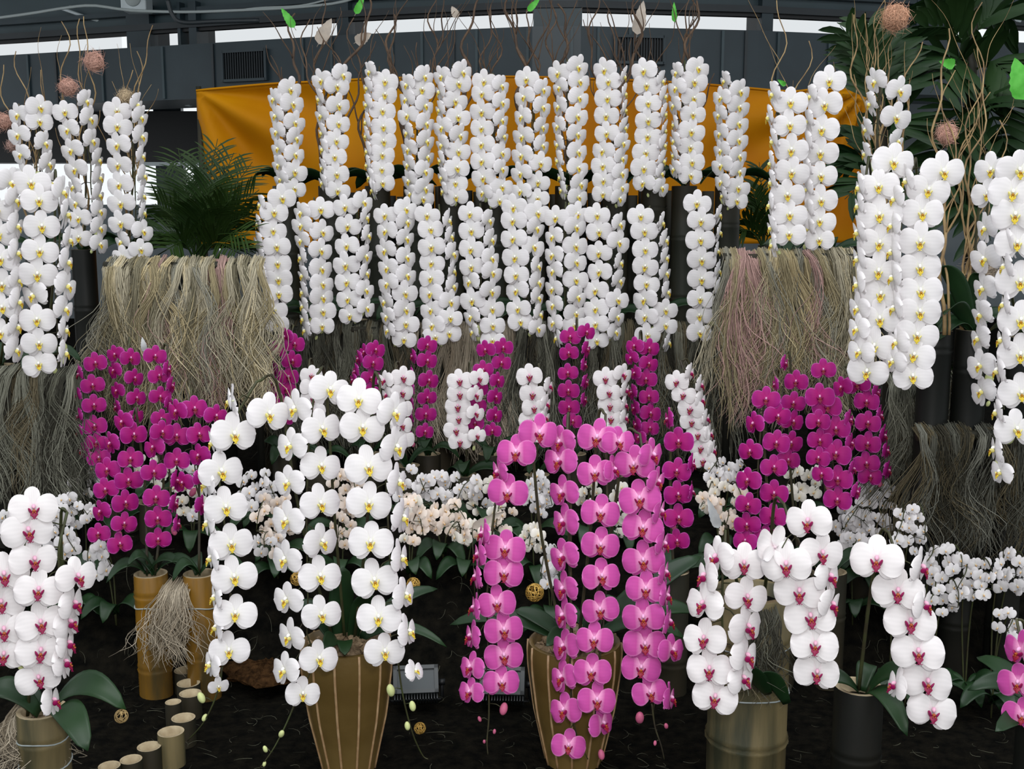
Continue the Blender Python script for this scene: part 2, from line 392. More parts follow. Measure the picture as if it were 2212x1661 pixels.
pp = lambda u: max(.06, (u**.36)*math.sqrt(max(0, 1-u**2.9))*1.15) if u < .999 else .10
sp = lambda u: max(.10, (u**.4)*math.sqrt(max(0, 1-u**2.8))*1.12) if u < .999 else .10
LIPC = {'yellow': ((.74, .66, .22), (.56, .42, .03), (.36, .16, .01), (.86, .84, .80)),
        'red': ((.24, .004, .07), (.19, .003, .04), (.30, .07, .02), (.66, .36, .48)),
        'hot': ((.24, .004, .07), (.22, .005, .025), (.30, .06, .01), (.72, .36, .58)),
        'dark': ((.18, .003, .05), (.15, .002, .03), (.24, .04, .02), (.60, .28, .46))}
def lip_mb(kind, seed):
    r = random.Random(seed); lob, mid, cal, colm = LIPC[kind]; mb = MB(); j = lambda: r.uniform(.93, 1.07)
    mb.add(*ellipsoid((0, -.055, .025), (.032, .055, .038*j()), Euler((.5, 0, 0))), col=colm)
    for s in (-1, 1):
        mb.add(*ellipsoid((s*.058, -.085, -.045), (.018, .05, .058*j()), Euler((.35, s*.5, s*-.35))), col=lob)
        mb.add(*tube([(s*.012, -.15, -.155), (s*.028, -.165, -.175), (s*.045, -.155, -.17)], .006, 4), col=lob)
    # arrow-shaped front lobe, folded down the middle
    v = [(0, -.07, -.045), (-.05, -.115, -.07), (-.062, -.135, -.105), (-.02, -.155, -.15), (0, -.165, -.185), (.02, -.155, -.15), (.062, -.135, -.105), (.05, -.115, -.07), (0, -.15, -.075), (0, -.168, -.12)]
    fc = [(0, 1, 8), (1, 2, 9, 8), (2, 3, 9), (3, 4, 9), (4, 5, 9), (5, 6, 9), (6, 7, 8, 9), (7, 0, 8)]
    mb.add(v, fc, col=mid)
    mb.add([(x, y+.012, z-.004) for x, y, z in v], [q[::-1] for q in fc], col=mid)
    mb.add(*ellipsoid((0, -.115, -.045), (.030, .035, .026)), col=cal)
    for s in (-1, 1): mb.add(*ellipsoid((s*.02, -.15, -.075), (.010, .012, .018)), col=cal)
    k = {'yellow': 1.12, 'red': 1.3, 'hot': 1.3, 'dark': 1.2}[kind]; mb.v = [(x*k, y*k, z*k) for x, y, z in mb.v]
    return mb
FL = {}
def flower_kind(kind, petal, lip, aspect=1.0, n=3):
    out = []
    for k in range(n):
        sd = hash((kind, k)) if False else (sum(map(ord, kind))*13+k*101)
        r = random.Random(sd); R = lambda a: r.uniform(1-a, 1+a); A = lambda a: math.radians(r.uniform(-a, a))
        mb = MB()
        for ang, L, W in ((90, .458, .20), (-49, .44, .16), (-131, .44, .16)):
            v, f, c = blade(L*R(.05), W*R(.08), W*R(.08), math.radians(ang)+A(4), sp, .018, .0, 7, 4, seed=sd+ang, back=.05); mb.add(v, f, c)
        # back of the flower and its stalk stub
        v, f = ellipsoid((0, .03, 0), (.03, .05, .03)); mb.add(v, f, [(0, 0, .5)]*len(v))
        sep = mb.mesh('sepals', M[petal])
        mbr = MB(); v, f, c = blade(.50*R(.03), .365*aspect*R(.05), .365*aspect*R(.06), math.radians(-1)+A(4), pp, -.006, .055, 9, 8, seed=sd+1, bend=-.03); mbr.add(v, f, c)
        v, f, c = blade(.50*R(.03), .365*aspect*R(.06), .365*aspect*R(.05), math.radians(181)+A(4), pp, -.006, .055, 9, 8, seed=sd+2, bend=.03); mbl = MB(); mbl.add(v, f, c)
        lp = lip_mb(lip, sd).mesh('lip', M['lip'])
        out.append((sep, mbr.mesh('petal', M[petal]), mbl.mesh('petal', M[petal]), lp))
    FL[kind] = out
flower_kind('wy', 'white', 'yellow'); flower_kind('wr', 'blush', 'red', 1.04); flower_kind('pk', 'pink', 'hot', 1.0); flower_kind('mg', 'magenta', 'dark', 1.02)
def mini_kind(kind, petal):
    out = []
    for k in range(4):
        sd = sum(map(ord, kind))+k*31; mb = MB(); r = random.Random(sd)
        for ang, L, W in ((90, .44, .19), (-55, .42, .18), (-125, .42, .18)):
            v, f, c = blade(L, W, W, math.radians(ang+r.uniform(-6, 6)), sp, .015, 0, 4, 3, seed=sd+ang, rip=.02); mb.add(v, f, c, 0)
        for s in (1, -1):
            v, f, c = blade(.5, .40, .32, math.radians(90-s*82+r.uniform(-5, 5)), pp, -.01, .06, 5, 4, seed=sd+s, rip=.02); mb.add(v, f, c, 0)
        for c0, rr in (((0, -.07, 0), (.04, .06, .05)), ((0, -.11, -.08), (.06, .05, .07))):
            v, f = ellipsoid(c0, rr, None, 6, 4); mb.add(v, f, [(.62, .38, .16) if c0[2] else (.85, .70, .55)]*len(v), 1)
        out.append(mb.mesh('flower', [M[petal], M['lip']]))
    FL[kind] = out
mini_kind('mw', 'white'); mini_kind('mp', 'peach'); mini_kind('mc', 'cream')

def fmatrix(p, size, yaw, roll=0, pitch=0):
    p = p-Vector((0, 0, size*.05))
    f = (CAM-p).normalized(); f.z = f.z*.75+math.sin(math.radians(pitch)); f.normalize()
    f = Matrix.Rotation(math.radians(yaw), 3, 'Z') @ f
    Y = -f; X = Y.cross(Vector((0, 0, 1))).normalized(); Z = X.cross(Y)
    m = Matrix((X, Y, Z)).transposed() @ Matrix.Rotation(math.radians(roll), 3, 'Y')
    return T(p) @ m.to_4x4() @ Matrix.Diagonal((size, size, size, 1))
def put_flower(root, kind, p, size, yaw, roll=0, pitch=0):
    vs = FL[kind]; k = random.randrange(len(vs)); m = T(-root.location) @ fmatrix(p, size, yaw, roll, pitch)
    if kind in ('mw', 'mp', 'mc'): return link('flower', vs[k], root, m)
    o = link('flower', vs[k][0], root, m)
    k2 = random.randrange(len(vs))
    link('petal', vs[k2][1], o); link('petal', vs[k2][2], o); link('lip', vs[k][3], o)
    return o
mb = MB(); v, f = ellipsoid((0, 0, 0), (.40, .40, .5), None, 10, 8); mb.add([(x, y, z-(.1*x*x)) for x, y, z in v], f)
BUD = {'g': mb.mesh('bud', M['bud_green']), 'p': mb.mesh('bud', M['bud_pink'])}
LEAF_N = [0]
def leaf(root, a, b, wid, arch=.06, m='leaf', face=.5, name='leaf', fold=.18):
    """a strap leaf from a to b: arched, keeled along the midrib"""
    a, b = Vector(a), Vector(b); n, k = 12, 6; v = []; f = []
    dirn = b-a
    side0 = dirn.cross(Vector((0, 0, 1)))
    if side0.length < 1e-4: side0 = Vector((1, 0, 0))
    side0.normalize(); sidec = dirn.cross((CAM-(a+b)/2)).normalized()
    if sidec.dot(side0) < 0: sidec = -sidec
    side = (side0*(1-face)+sidec*face).normalized(); nrm = side.cross(dirn).normalized()
    if nrm.z < 0 and abs(nrm.z) > .1: nrm = -nrm
    for i in range(n+1):
        t = i/n; c = a.lerp(b, t)+Vector((0, 0, arch*4*t*(1-t)))
        w_ = wid*.5*max(.03, (.35+.65*math.sin(math.pi*min(1, t*1.15+.08)*.62)**1.0)*math.sqrt(max(0, 1-t**3.6)))
        for j in range(k+1):
            s = -1+2*j/k; v.append(c+side*(s*w_)+nrm*(abs(s)**1.3*w_*fold))
    for i in range(n):
        for j in range(k): q = i*(k+1)+j; f.append((q, q+1, q+k+2, q+k+1))
    mb = MB(); mb.add([p-root.location for p in v], f); o = link(name, mb.mesh(name, M[m]), root)
    so = o.modifiers.new('s', 'SOLIDIFY'); so.thickness = .002; so.offset = 0
    return o
def leaf_px(root, a, b, wpx, arch=.04, m='leaf', face=.6, fold=.18):
    d = (a[2]+b[2])/2; return leaf(root, P(*a), P(*b), wpx*px(d), arch, m, face, 'leaf', fold)

def spike(label, kind, d, wpx, ranks, pot, group=None, tip=None, buds='g', nb=3, stem='stem', dd=0.006, cat='orchid', apex=.03, leaves=3, leafm=.20, plant_d=None):
    """one orchid: stem from its pot up over an arch and down again, flowers in one or two ranks, buds at the tip, leaves at the base.
       ranks: [(yaw, scale, [(x, y) or (x, y, yaw) ...]), ...]; pot: (x, y, depth) of the root"""
    base = P(*pot); root = empty('orchid_plant', base, label, cat, group)
    fw = []
    n0 = max(len(r[2]) for r in ranks)
    for (yaw, sc, pts) in ranks:
        row = []
        for i, q in enumerate(pts):
            t = i/max(1, len(pts)-1)
            yw = q[2] if len(q) > 2 else yaw
            if wpx < 80 and 20 < abs(yw) < 70: yw = math.copysign(min(72, abs(yw)*1.22), yw)
            dep = d-dd*i*(n0/len(pts))*.6+random.uniform(-.008, .008)+(.012 if abs(yw) > 50 else 0)
            s = wpx*sc*px(d)*random.uniform(.95, 1.05)*(1-.10*max(0, t-.75)*4*.6)
            p = P(q[0], q[1], dep)
            put_flower(root, kind, p, s, yw+random.uniform(-6, 6), random.uniform(-8, 8)+max(-26, min(26, yw*(.45 if wpx < 85 else .22))), random.uniform(-8, 3)-abs(yw)*.15)
            row.append((p, s, yw))
        fw.append(row)
    # stem down the middle of the ranks, behind the flowers
    line = []
    N = 10; main = fw[0]
    for i in range(N):
        t = i/(N-1); acc = Vector((0, 0, 0))
        for row in fw:
            k = t*(len(row)-1); a = int(k); b = min(a+1, len(row)-1); acc += row[a][0].lerp(row[b][0], k-a)
        c = acc/len(fw)
        if len(fw) == 1: c = c+Vector((-.02 if main[0][2] > 0 else .02, 0, 0))
        line.append(c+Vector((0, .045, .015)))
    top = line[0]
    ctrl = [base, base.lerp(top, .5)+Vector((0, .05, .02)), Vector((top.x*.75+base.x*.25, top.y*.6+base.y*.4+.02, top.z+apex*.3)), top+Vector((0, .03, apex))]
    tp = tip if tip else None
    end = line[-1]+Vector((random.uniform(-.015, .015), .0, -.06)) if not tp else P(tp[0], tp[1], d)
    path = smooth_path(ctrl, 14)[:-1]+smooth_path([top+Vector((0, .03, apex))]+line[1:]+[end], 26)
    rad = np.concatenate([np.linspace(.0046, .0038, 13), np.linspace(.0036, .0016, 26)])
    mb = MB(); mb.add(*tube([p-base for p in path], rad, 6))
    for row in fw:
        for (p, s, yw) in row:
            q = min(path[13:], key=lambda a: (a-p-Vector((0, 0, .02))).length)
            bk = p+Vector((-math.sin(math.radians(yw))*.02, math.cos(math.radians(yw))*.03, 0))
            mb.add(*tube([q-base, (q.lerp(bk, .5)+Vector((0, 0, .008)))-base, bk-base], .0016, 4))
    sp_ = link('stem', mb.mesh('stem', M[stem]), root)
    last = path[-6:]
    for i in range(nb):
        q = last[-1].lerp(last[0], i/max(1, nb)*.9); s = (.010+.006*i)*(1 if wpx < 80 else 1.15)
        off = Vector((random.choice((-1, 1))*(.012+.003*i), -.01, -.004))
        link('bud', BUD[buds], root, T(q+off-base) @ Euler((random.uniform(-.4, .4), random.uniform(-.5, .5), 0)).to_matrix().to_4x4() @ Matrix.Diagonal((s*1.5, s*1.5, s*1.9, 1)))
    for i in range(leaves):
        a = random.uniform(0, 6.28) if i else -1.2+random.uniform(-.5, .5)
        a = 2*math.pi*i/max(1, leaves)+random.uniform(-.5, .5)
        L = leafm*random.uniform(.8, 1.15); e_ = base+Vector((math.cos(a)*L, math.sin(a)*L*.55, random.uniform(-.02, .05)))
        leaf(root, base, e_, L*.34, arch=.05, face=.35)
    return root

# ------------------------------------------------------------------ bamboo pots
def culm(pos, r, ztop, label, group=None, m='culm', nodes_at=.28, rim='cutbamboo', name='bamboo_pot', fill='soil', z0=None, cords=0, lift=0):
    g = bed(pos.y) if z0 is None else z0
    e = empty(name, (pos.x, pos.y, g), label, 'pot' if name == 'bamboo_pot' else 'bamboo', group); H = ztop-g
    prof = [(r, -.03)]; z = random.uniform(.3, .9)*nodes_at
    while z < H-.05:
        prof += [(r, z-.016), (r*1.06, z-.006), (r*.975, z), (r*1.05, z+.006), (r, z+.016)]; z += nodes_at*random.uniform(.9, 1.1)
    prof += [(r, H-.003), (r*.985, H)]
    mb = MB(); mb.add(*lathe(prof, 20)); link('culm', mb.mesh('culm', M[m]), e)
    mb = MB(); mb.add(*lathe([(r*.985, H), (r*.80, H), (r*.79, H-.09)], 20)); link('rim', mb.mesh('rim', M[rim]), e)
    dz = .022 if name == 'bamboo_tube' and fill == 'culmdark' else 0
    mb = MB(); v, f = lathe([(r*.80, H-.035-dz), (r*.4, H-.028-dz), (.001, H-.025-dz)], 16); mb.add(v, f); link('potting_soil' if fill != 'culmdark' else 'inside', mb.mesh('fill', M[fill]), e)
    for k in range(cords):
        zz = H*(.75-.25*k); q = [(math.cos(a)*r*1.02, math.sin(a)*r*1.02, zz+.004*math.sin(3*a)) for a in np.linspace(0, 2*math.pi, 25)]
        mb = MB(); mb.add(*tube(q, .0022, 5, False)); link('cord', mb.mesh('cord', M['cable']), e)
    return e

ORD = ['first', 'second', 'third', 'fourth', 'fifth', 'sixth', 'seventh', 'eighth', 'ninth', 'tenth', 'eleventh', 'twelfth']
TOP = [
 [(25, 1, [(627,189),(632,220),(637,261),(639,295,40),(637,330),(637,367,10),(636,404,10)]), (-45, .95, [(592,211),(596,247),(598,282),(601,318),(602,354),(606,385)])],
 [(15, 1, [(740,159,30),(728,182),(731,224,25),(731,263),(727,300,0),(723,335,0),(727,372,5),(730,408,5)]), (-58, .95, [(694,170,-30),(690,211),(694,247,-45),(696,284),(698,319,-75),(697,359,-75),(697,392,-75)])],
 [(4, 1, [(832,172),(831,200),(826,235),(828,270),(828,301),(826,330),(825,362),(826,391)]), (-76, .95, [(799,152,-50),(794,187),(793,223),(792,261),(792,291),(794,324),(794,354),(799,380),(806,408)])],
 [(36, 1, [(917,162),(912,189,10),(918,225),(920,263),(921,301),(922,335,45),(918,367),(918,403),(914,425,20)]), (-42, .95, [(879,180),(878,211),(880,246,-25),(880,284,-55),(883,319),(882,353,-55),(884,387),(887,415)])],
 [(8, 1, [(999,152,30),(990,176),(984,214),(990,249),(993,289,30),(990,323),(987,359),(984,392,0),(985,422,0)]), (-55, .95, [(954,162,-40),(950,195,-65),(950,235,-65),(955,272,-35),(955,310,-50),(952,344,-75),(955,380,-75),(958,410,-70)])],
 [(-15, 1, [(1046,172),(1042,198),(1041,237),(1041,273),(1041,308),(1042,344),(1044,380),(1044,413,-35)]), (40, .95, [(1083,182),(1084,218),(1083,256),(1087,291,50),(1084,327,30),(1084,362),(1084,400,20),(1079,430,10)])],
 [(-28, 1, [(1138,167,-10),(1132,206),(1128,249,-40),(1129,291),(1127,332),(1125,371),(1125,410)]), (35, .97, [(1173,190),(1172,228),(1171,271,45),(1171,311,45),(1168,349,15),(1163,390,0),(1162,425,0)])],
 [(28, 1, [(1249,141),(1252,172),(1251,208),(1247,247),(1247,286),(1248,324),(1249,359),(1253,394,35),(1249,422)]), (-45, .95, [(1206,154,-25),(1209,186),(1208,227),(1206,270),(1206,309,-55),(1206,344,-60),(1211,380,-60),(1214,408,-60)])],
 [(-8, 1, [(1306,147,-15),(1314,172),(1313,208),(1310,246),(1311,284),(1303,322,-25),(1303,354),(1304,386),(1303,415)]), (55, .95, [(1347,162,80),(1349,200,78),(1349,235,78),(1349,272,70),(1346,306,40),(1343,339,45),(1342,371,40),(1343,402,30),(1338,425,40)])],
 [(0, 1.05, [(1391,149,-10),(1397,180),(1400,219),(1400,256),(1400,290),(1395,325),(1391,359),(1390,391,-20)]), (72, .95, [(1430,172),(1435,205),(1435,243,80),(1435,278,80),(1434,310,78),(1432,344),(1428,372,50),(1429,402,40)])],
 [(10, 1.02, [(1508,144,25),(1500,172),(1499,208),(1497,243),(1494,280),(1492,314),(1495,346),(1492,375)]), (-45, .95, [(1462,154),(1461,187,-35),(1456,225),(1457,266,-65),(1457,301,-70),(1456,332,-60),(1457,362,-50)])],
 [(28, 1, [(1599,194),(1597,227),(1595,263),(1595,299),(1596,334,40),(1596,367,40),(1595,402,15),(1592,430,15)]), (-42, .95, [(1566,172,-60),(1558,208,-30),(1554,246,-50),(1556,286),(1558,322),(1558,354,-30),(1559,390),(1562,420,-60)])],
]
for i, rk in enumerate(TOP):
    xm = sum(q[0] for r in rk for q in r[2])/sum(len(r[2]) for r in rk)
    pot = (xm+random.uniform(-6, 6), 402, 5.08)
    culm(P(*pot), .058, P(*pot).z, 'tall bamboo pot of the %s white orchid from the left in the top row' % ORD[i], 'bamboo pots of the top row')
    spike('white cascading orchid, %s from the left in the top row before the orange cloth' % ORD[i], 'wy', 4.85, 54, rk, (pot[0], pot[1]-2, pot[2]), 'white orchids of the top row', leaves=3, leafm=.24)
MID = [
 [(2, 1.03, [(609,423,10),(592,454),(590,494),(597,528),(599,565),(601,599),(602,630),(592,665),(597,696)]), (-75, .95, [(563,440),(558,481),(556,519),(561,552),(564,587)])],
 [(22, 1, [(693,448,5),(696,497),(693,537),(694,576),(696,609),(696,638),(697,668,5),(696,700,5)]), (-58, .95, [(651,456,-40),(651,483,-30),(651,516,-45),(651,554,-55),(654,592,-65),(655,628,-68),(655,658,-72),(656,686,-75),(660,711,-60)])],
 [(-14, 1, [(746,443),(752,484,-5),(749,527),(747,568),(750,605),(752,642),(756,678)]), (45, .95, [(785,433,30),(790,466,60),(794,506,60),(789,549),(790,587,50),(790,623,35),(792,662,35)])],
 [(35, 1, [(877,448,20),(878,475),(877,511),(878,552),(879,591),(875,629,15),(875,664,25),(877,695,5),(873,729,0)]), (-28, .95, [(832,461,-15),(834,495),(832,537),(837,575),(837,610,-40),(832,648,-50),(836,681,-40),(839,711,-55)])],
 [(-10, 1, [(923,461,0),(930,491,0),(932,529),(933,564),(931,597,-20),(930,630,-25),(931,666,-25),(935,699,-25),(940,724,0)]), (45, .97, [(968,473,70),(973,507,65),(978,545,50),(978,581,60),(978,615,50),(973,648,25),(973,683,5),(970,716,10)])],
 [(-12, .98, [(1016,458,-5),(1018,494,-5),(1018,534),(1018,572),(1016,605,-40),(1020,645),(1018,681,-40),(1022,714,-50)]), (32, .98, [(1056,473,45),(1061,514,45),(1061,554,35),(1064,585),(1061,625),(1063,663,15),(1064,699,10),(1064,732,0)])],
 [(-15, 1, [(1110,443),(1109,472),(1109,511),(1113,552),(1115,590),(1116,624,-30),(1119,663),(1124,691,0)]), (38, .97, [(1161,456,20),(1159,489),(1153,529,25),(1161,572,50),(1162,606,45),(1162,640,50),(1165,676,60),(1162,706,30)])],
 [(28, 1, [(1247,458,20),(1244,486,30),(1243,527,20),(1244,562),(1244,600,10),(1248,638,40),(1243,673),(1242,699,10)]), (-38, .97, [(1201,466,-15),(1195,508),(1195,547),(1196,582),(1195,620),(1196,656),(1197,694),(1204,727,-60)])],
 [(-5, 1, [(1290,461,0),(1294,496,0),(1294,542,-15),(1295,583,-15),(1287,623,-20),(1287,663,-20),(1287,696,-10),(1289,732,0)]), (45, .95, [(1338,481,50),(1337,520,25),(1339,565,55),(1338,603,45),(1334,644,20),(1333,681,40),(1329,714,45)])],
 [(0, 1.02, [(1384,463),(1392,495),(1394,535),(1394,572),(1397,609),(1392,643,-25),(1395,680,-25),(1399,720,5)]), (60, .95, [(1429,478,78),(1437,516,72),(1438,554,65),(1438,587,70),(1441,628,55),(1438,666,15),(1438,699,15),(1443,737,65)])],
 [(0, 1.06, [(1506,435),(1515,473),(1513,514),(1516,557),(1516,599),(1513,642),(1511,678,-5),(1511,715,15)]), (76, .92, [(1553,461),(1553,499,80),(1548,539,82),(1551,582,82),(1551,620,80),(1552,658,75),(1553,694,60)])],
]
for i, rk in enumerate(MID):
    xm = sum(q[0] for r in rk for q in r[2])/sum(len(r[2]) for r in rk)
    pot = (xm+random.uniform(-6, 6), 690, 4.72)
    culm(P(*pot), .058, P(*pot).z, 'bamboo pot of the %s white orchid from the left in the middle row' % ORD[i], 'bamboo pots of the middle row')
    spike('white cascading orchid, %s from the left in the middle row' % ORD[i], 'wy', 4.45, 57, rk, (pot[0], pot[1]-2, pot[2]), 'white orchids of the middle row', leaves=3, leafm=.20)
# dark bamboo screen behind the rows, its poles standing side by side
scr = empty('bamboo_screen', P(1130, 900, 5.42).xy.to_3d(), 'dark screen of upright bamboo poles behind the middle row', 'screen')
scr.location.z = bed(5.42)
ztp = P(1130, 415, 5.42).z
for i in range(31):
    x = 705+i*27.5; p = P(x, 415, 5.42); zt = ztp-scr.location.z+random.uniform(-.03, .03)
    prof = []; r = .030; z = random.uniform(.1, .3)
    prof = [(r, -.02)]
    while z < zt-.05: prof += [(r, z-.012), (r*1.12, z), (r, z+.012)]; z += .27
    prof += [(r, zt), (.002, zt)]
    mb = MB(); mb.add(*lathe(prof, 10)); link('pole', mb.mesh('pole', M['culmdark'] if i % 3 else M['culm']), scr, T((p.x-scr.location.x, random.uniform(-.01, .01), 0)))
# ------------------------------------------------------------------ side groups of white orchids
SIDE = [
 ('white orchid cascade alone before the right end of the orange cloth, left of its pair', 3.72, 71, [(0, 1, [(1708,216),(1706,265),(1710,319),(1711,367),(1701,416),(1706,459),(1705,501)]), (-78, .9, [(1671,200,-70),(1663,250),(1671,301),(1667,349),(1668,390),(1665,440),(1667,488),(1670,526)])], (1700, 555, 4.06)),
 ('taller white orchid cascade before the right end of the orange cloth, right of its pair', 3.75, 70, [(0, 1, [(1792,170,-5),(1782,221,-10),(1776,275,-5),(1773,325),(1773,375),(1774,428),(1771,473),(1770,514)]), (-72, .85, [(1752,205),(1745,258),(1743,305),(1740,360),(1743,405),(1745,450),(1747,490)])], (1790, 555, 4.06)),
 ('white orchid with turned blooms among tan willow twigs at the upper right', 3.98, 64, [(28, 1, [(1943,192),(1936,249,20),(1938,301,50)]), (-55, .95, [(1891,172,-45),(1881,221),(1872,276,-68),(1870,329,-68),(1866,380,-70),(1862,430,-72)])], (1900, 470, 4.2)),
 ('large white orchid cascade at right, left one of the big pair', 3.02, 88, [(-2, 1, [(1930,344,8),(1899,397),(1901,459),(1901,519),(1898,580),(1904,630),(1901,683),(1889,742),(1874,797,-15)]), (-78, .85, [(1858,400),(1856,440),(1855,496),(1855,554),(1854,610),(1854,661,-60),(1853,706,-50),(1858,755,-40)])], (1945, 735, 3.66)),
 ('large white orchid cascade at right, right one of the big pair', 2.98, 89, [(2, 1, [(2037,365,15),(2006,405,5),(1992,454),(1989,516),(1987,572),(1989,623),(1987,668,10),(1981,718),(1975,762),(1972,808)]), (-70, .85, [(1960,385),(1933,425),(1928,483),(1928,539),(1930,595),(1934,660),(1938,734,-60),(1930,775,-50)])], (2022, 722, 3.42)),
 ('white orchid cascade with blooms turned left near the right edge', 3.25, 78, [(-42, 1, [(2143,362,-20),(2135,415,-20),(2130,489,-45),(2128,554,-35),(2125,618),(2120,676,-52),(2115,727,-48),(2118,785,-35),(2122,841,-40)])], (2100, 720, 3.42)),
 ('white orchid cascade cut by the right edge of the view', 2.92, 96, [(5, 1, [(2201,362,20),(2188,410,10),(2194,458),(2198,520),(2205,602),(2206,686),(2205,760),(2207,844),(2196,922,15)]), (-78, .85, [(2180,520),(2173,570),(2171,653),(2166,729),(2158,795),(2156,885),(2151,965),(2162,1015,-50)])], (2205, 735, 3.42)),
 ('white orchid at far left, leftmost of the three tall stems with tan twigs', 4.38, 57, [(28, 1, [(86,228,20),(85,258,10),(96,306,40),(104,350,45),(112,392,45)]), (-40, .95, [(39,245),(39,288,-30),(45,331),(52,372)])], (80, 545, 4.62)),
 ('white orchid at left, middle of the three tall stems with tan twigs', 4.40, 56, [(42, 1, [(186,215),(194,253),(199,301,48),(212,342,70),(214,380,70),(213,418,50),(215,453,45),(215,489,40),(215,524,35)]), (-25, .98, [(140,238,-10),(147,277,-35),(154,321,-35),(162,362,-30),(160,400,-50),(165,435,-40),(170,468,-15),(170,509,-5)])], (180, 545, 4.62)),
 ('white orchid at left, rightmost of the three tall stems with tan twigs', 4.36, 57, [(-15, 1, [(253,235,-5),(254,268,0),(254,309,-25),(256,352,-25),(258,395,-25),(261,435,-20),(261,478,-20),(263,519,-45),(266,552,-20)]), (45, .95, [(295,222,50),(304,250),(305,291),(306,334,55),(310,377,55),(308,420,65),(309,456,60),(309,496,30),(304,535,10),(304,570,10)])], (275, 545, 4.62)),
 ('large white orchid cascade standing before the three tall ones at left', 3.42, 77, [(0, 1, [(67,390),(84,428,0),(90,484,0),(86,537,-5),(81,587,-12),(73,633,-45),(80,686,-10),(84,737,-5),(84,782,-15)]), (58, .95, [(134,410,55),(142,458,62),(147,514,68),(144,562,62),(144,613,50),(139,663,48),(139,709,72),(138,759,74)])], (95, 790, 3.74)),
 ('white orchid cascade cut by the left edge of the view', 3.40, 77, [(58, .95, [(22,390,30),(33,428,50),(35,484),(35,542,74),(38,600,70),(38,648,66),(35,701,55),(33,752,50)]), (0, 1, [(-8,450),(-5,500),(0,555),(4,610),(4,660),(0,715)])], (0, 795, 3.74)),
]
for lab, d, wp, rk, pot in SIDE:
    spike(lab, 'wy', d, wp, rk, pot, leaves=3, leafm=.18, stem='stem')
    q = P(*pot); culm(Vector((q.x, q.y, 0)), .05, q.z+.012, 'dark tall bamboo pot under the '+lab.split(' at ')[0].split(',')[0].replace('alone ', '')[:60]+' '+{1708: 'left of the pair', 1792: 'right of the pair'}.get(rk[0][2][0][0], ''), m='culmdark')
# better labels for these pots
labs = ['tall dark bamboo pot behind the right raffia curtain, left one', 'tall dark bamboo pot behind the right raffia curtain, right one', 'tall dark bamboo pot holding tan willow twigs at the upper right', 'dark bamboo pot under the big white pair at right, left one', 'dark bamboo pot under the big white pair at right, right one', 'dark bamboo pot with big leaves near the right edge', 'dark bamboo pot at the very right edge of the view', 'dark bamboo pot of the leftmost tall white orchid', 'dark bamboo pole pot beside the left raffia curtain', 'dark bamboo pot hidden behind the left raffia curtain end', 'dark bamboo pot under the large white cascade at left', 'dark bamboo pot at the very left edge of the view']
for o, lb in zip([o for o in bpy.data.objects if o.type == 'EMPTY' and o.name.startswith('bamboo_pot') and not o.get('group')], labs): o['label'] = lb
# big leaves by the right edge
r = [o for o in bpy.data.objects if o.get('label', '') == SIDE[5][0]][0]
for a, b, wd in (((2100, 722, 3.42), (2030, 575, 3.38), 46), ((2100, 722, 3.42), (2115, 590, 3.36), 40), ((2100, 722, 3.42), (2040, 680, 3.3), 40), ((2095, 722, 3.42), (2018, 650, 3.45), 36)): leaf_px(r, a, b, wd, .05)

# ------------------------------------------------------------------ magenta and red-lipped orchids of the middle distance
def grp(lab, kind, d, wp, rk, pot, buds='p', stem='stemdark', group=None, lv=3, nb=2, lm=.16, potm='culm', r=.05, mk=True, dd=.006):
    spike(lab, kind, d, wp, rk, pot, group, buds=buds, stem=stem, leaves=lv, leafm=lm, nb=nb, dd=dd)
    if mk:
        q = P(*pot); culm(Vector((q.x, q.y, 0)), r, q.z+.01, 'short bamboo pot under the '+lab[:0]+mk if isinstance(mk, str) else 'bamboo pot', m=potm)
grp('magenta orchid against grey raffia below the first white cascades of the middle row', 'mg', 4.15, 46, [(15, 1, [(636,740),(631,776),(623,811),(618,839),(611,872),(615,900)]), (-35, .95, [(616,725),(597,755,-20),(592,796,-60),(588,826,-25),(588,852,-40)])], (615, 985, 4.35), mk='magenta orchid at left centre')
grp('small magenta orchid between the raffia tufts behind the white front orchid', 'mg', 4.15, 46, [(10, 1, [(811,753,20),(806,781),(801,814),(798,845),(795,880)]), (-55, .9, [(788,758,-40),(775,773),(768,801,-60),(763,819,-60),(765,850)])], (800, 985, 4.35), mk='small magenta orchid behind the front white orchid')
grp('magenta orchid with a straight row of blooms left of the centre gap', 'mg', 4.10, 45, [(8, 1, [(923,743),(923,776,15),(926,819,15),(923,857,15),(920,892,0),(918,930,10)]), (-74, .9, [(892,768,-60),(889,806,-80),(889,839),(888,872,-80),(887,902,-80),(887,945,-65)])], (925, 985, 4.3), mk='straight magenta row left of the centre')
grp('magenta orchid leaning over the red-lipped white one near the centre', 'mg', 4.05, 44, [(-5, 1, [(1087,748,10),(1083,781,10),(1049,753,-20),(1044,796,0),(1034,836,5),(1031,874,10),(1026,912,5)]), (25, .95, [(1075,820,30),(1070,855,30),(1069,895,30),(1064,928,-10)])], (1060, 985, 4.3), mk='leaning magenta orchid near the centre')
grp('magenta orchid right of the centre with its second rank turned right', 'mg', 4.08, 46, [(0, 1, [(1232,725),(1229,760),(1227,803),(1228,841),(1229,877),(1237,907,10)]), (62, .9, [(1267,715,20),(1267,753,50),(1262,786),(1265,824,65),(1262,862,65)])], (1240, 985, 4.3), mk='magenta orchid right of the centre')
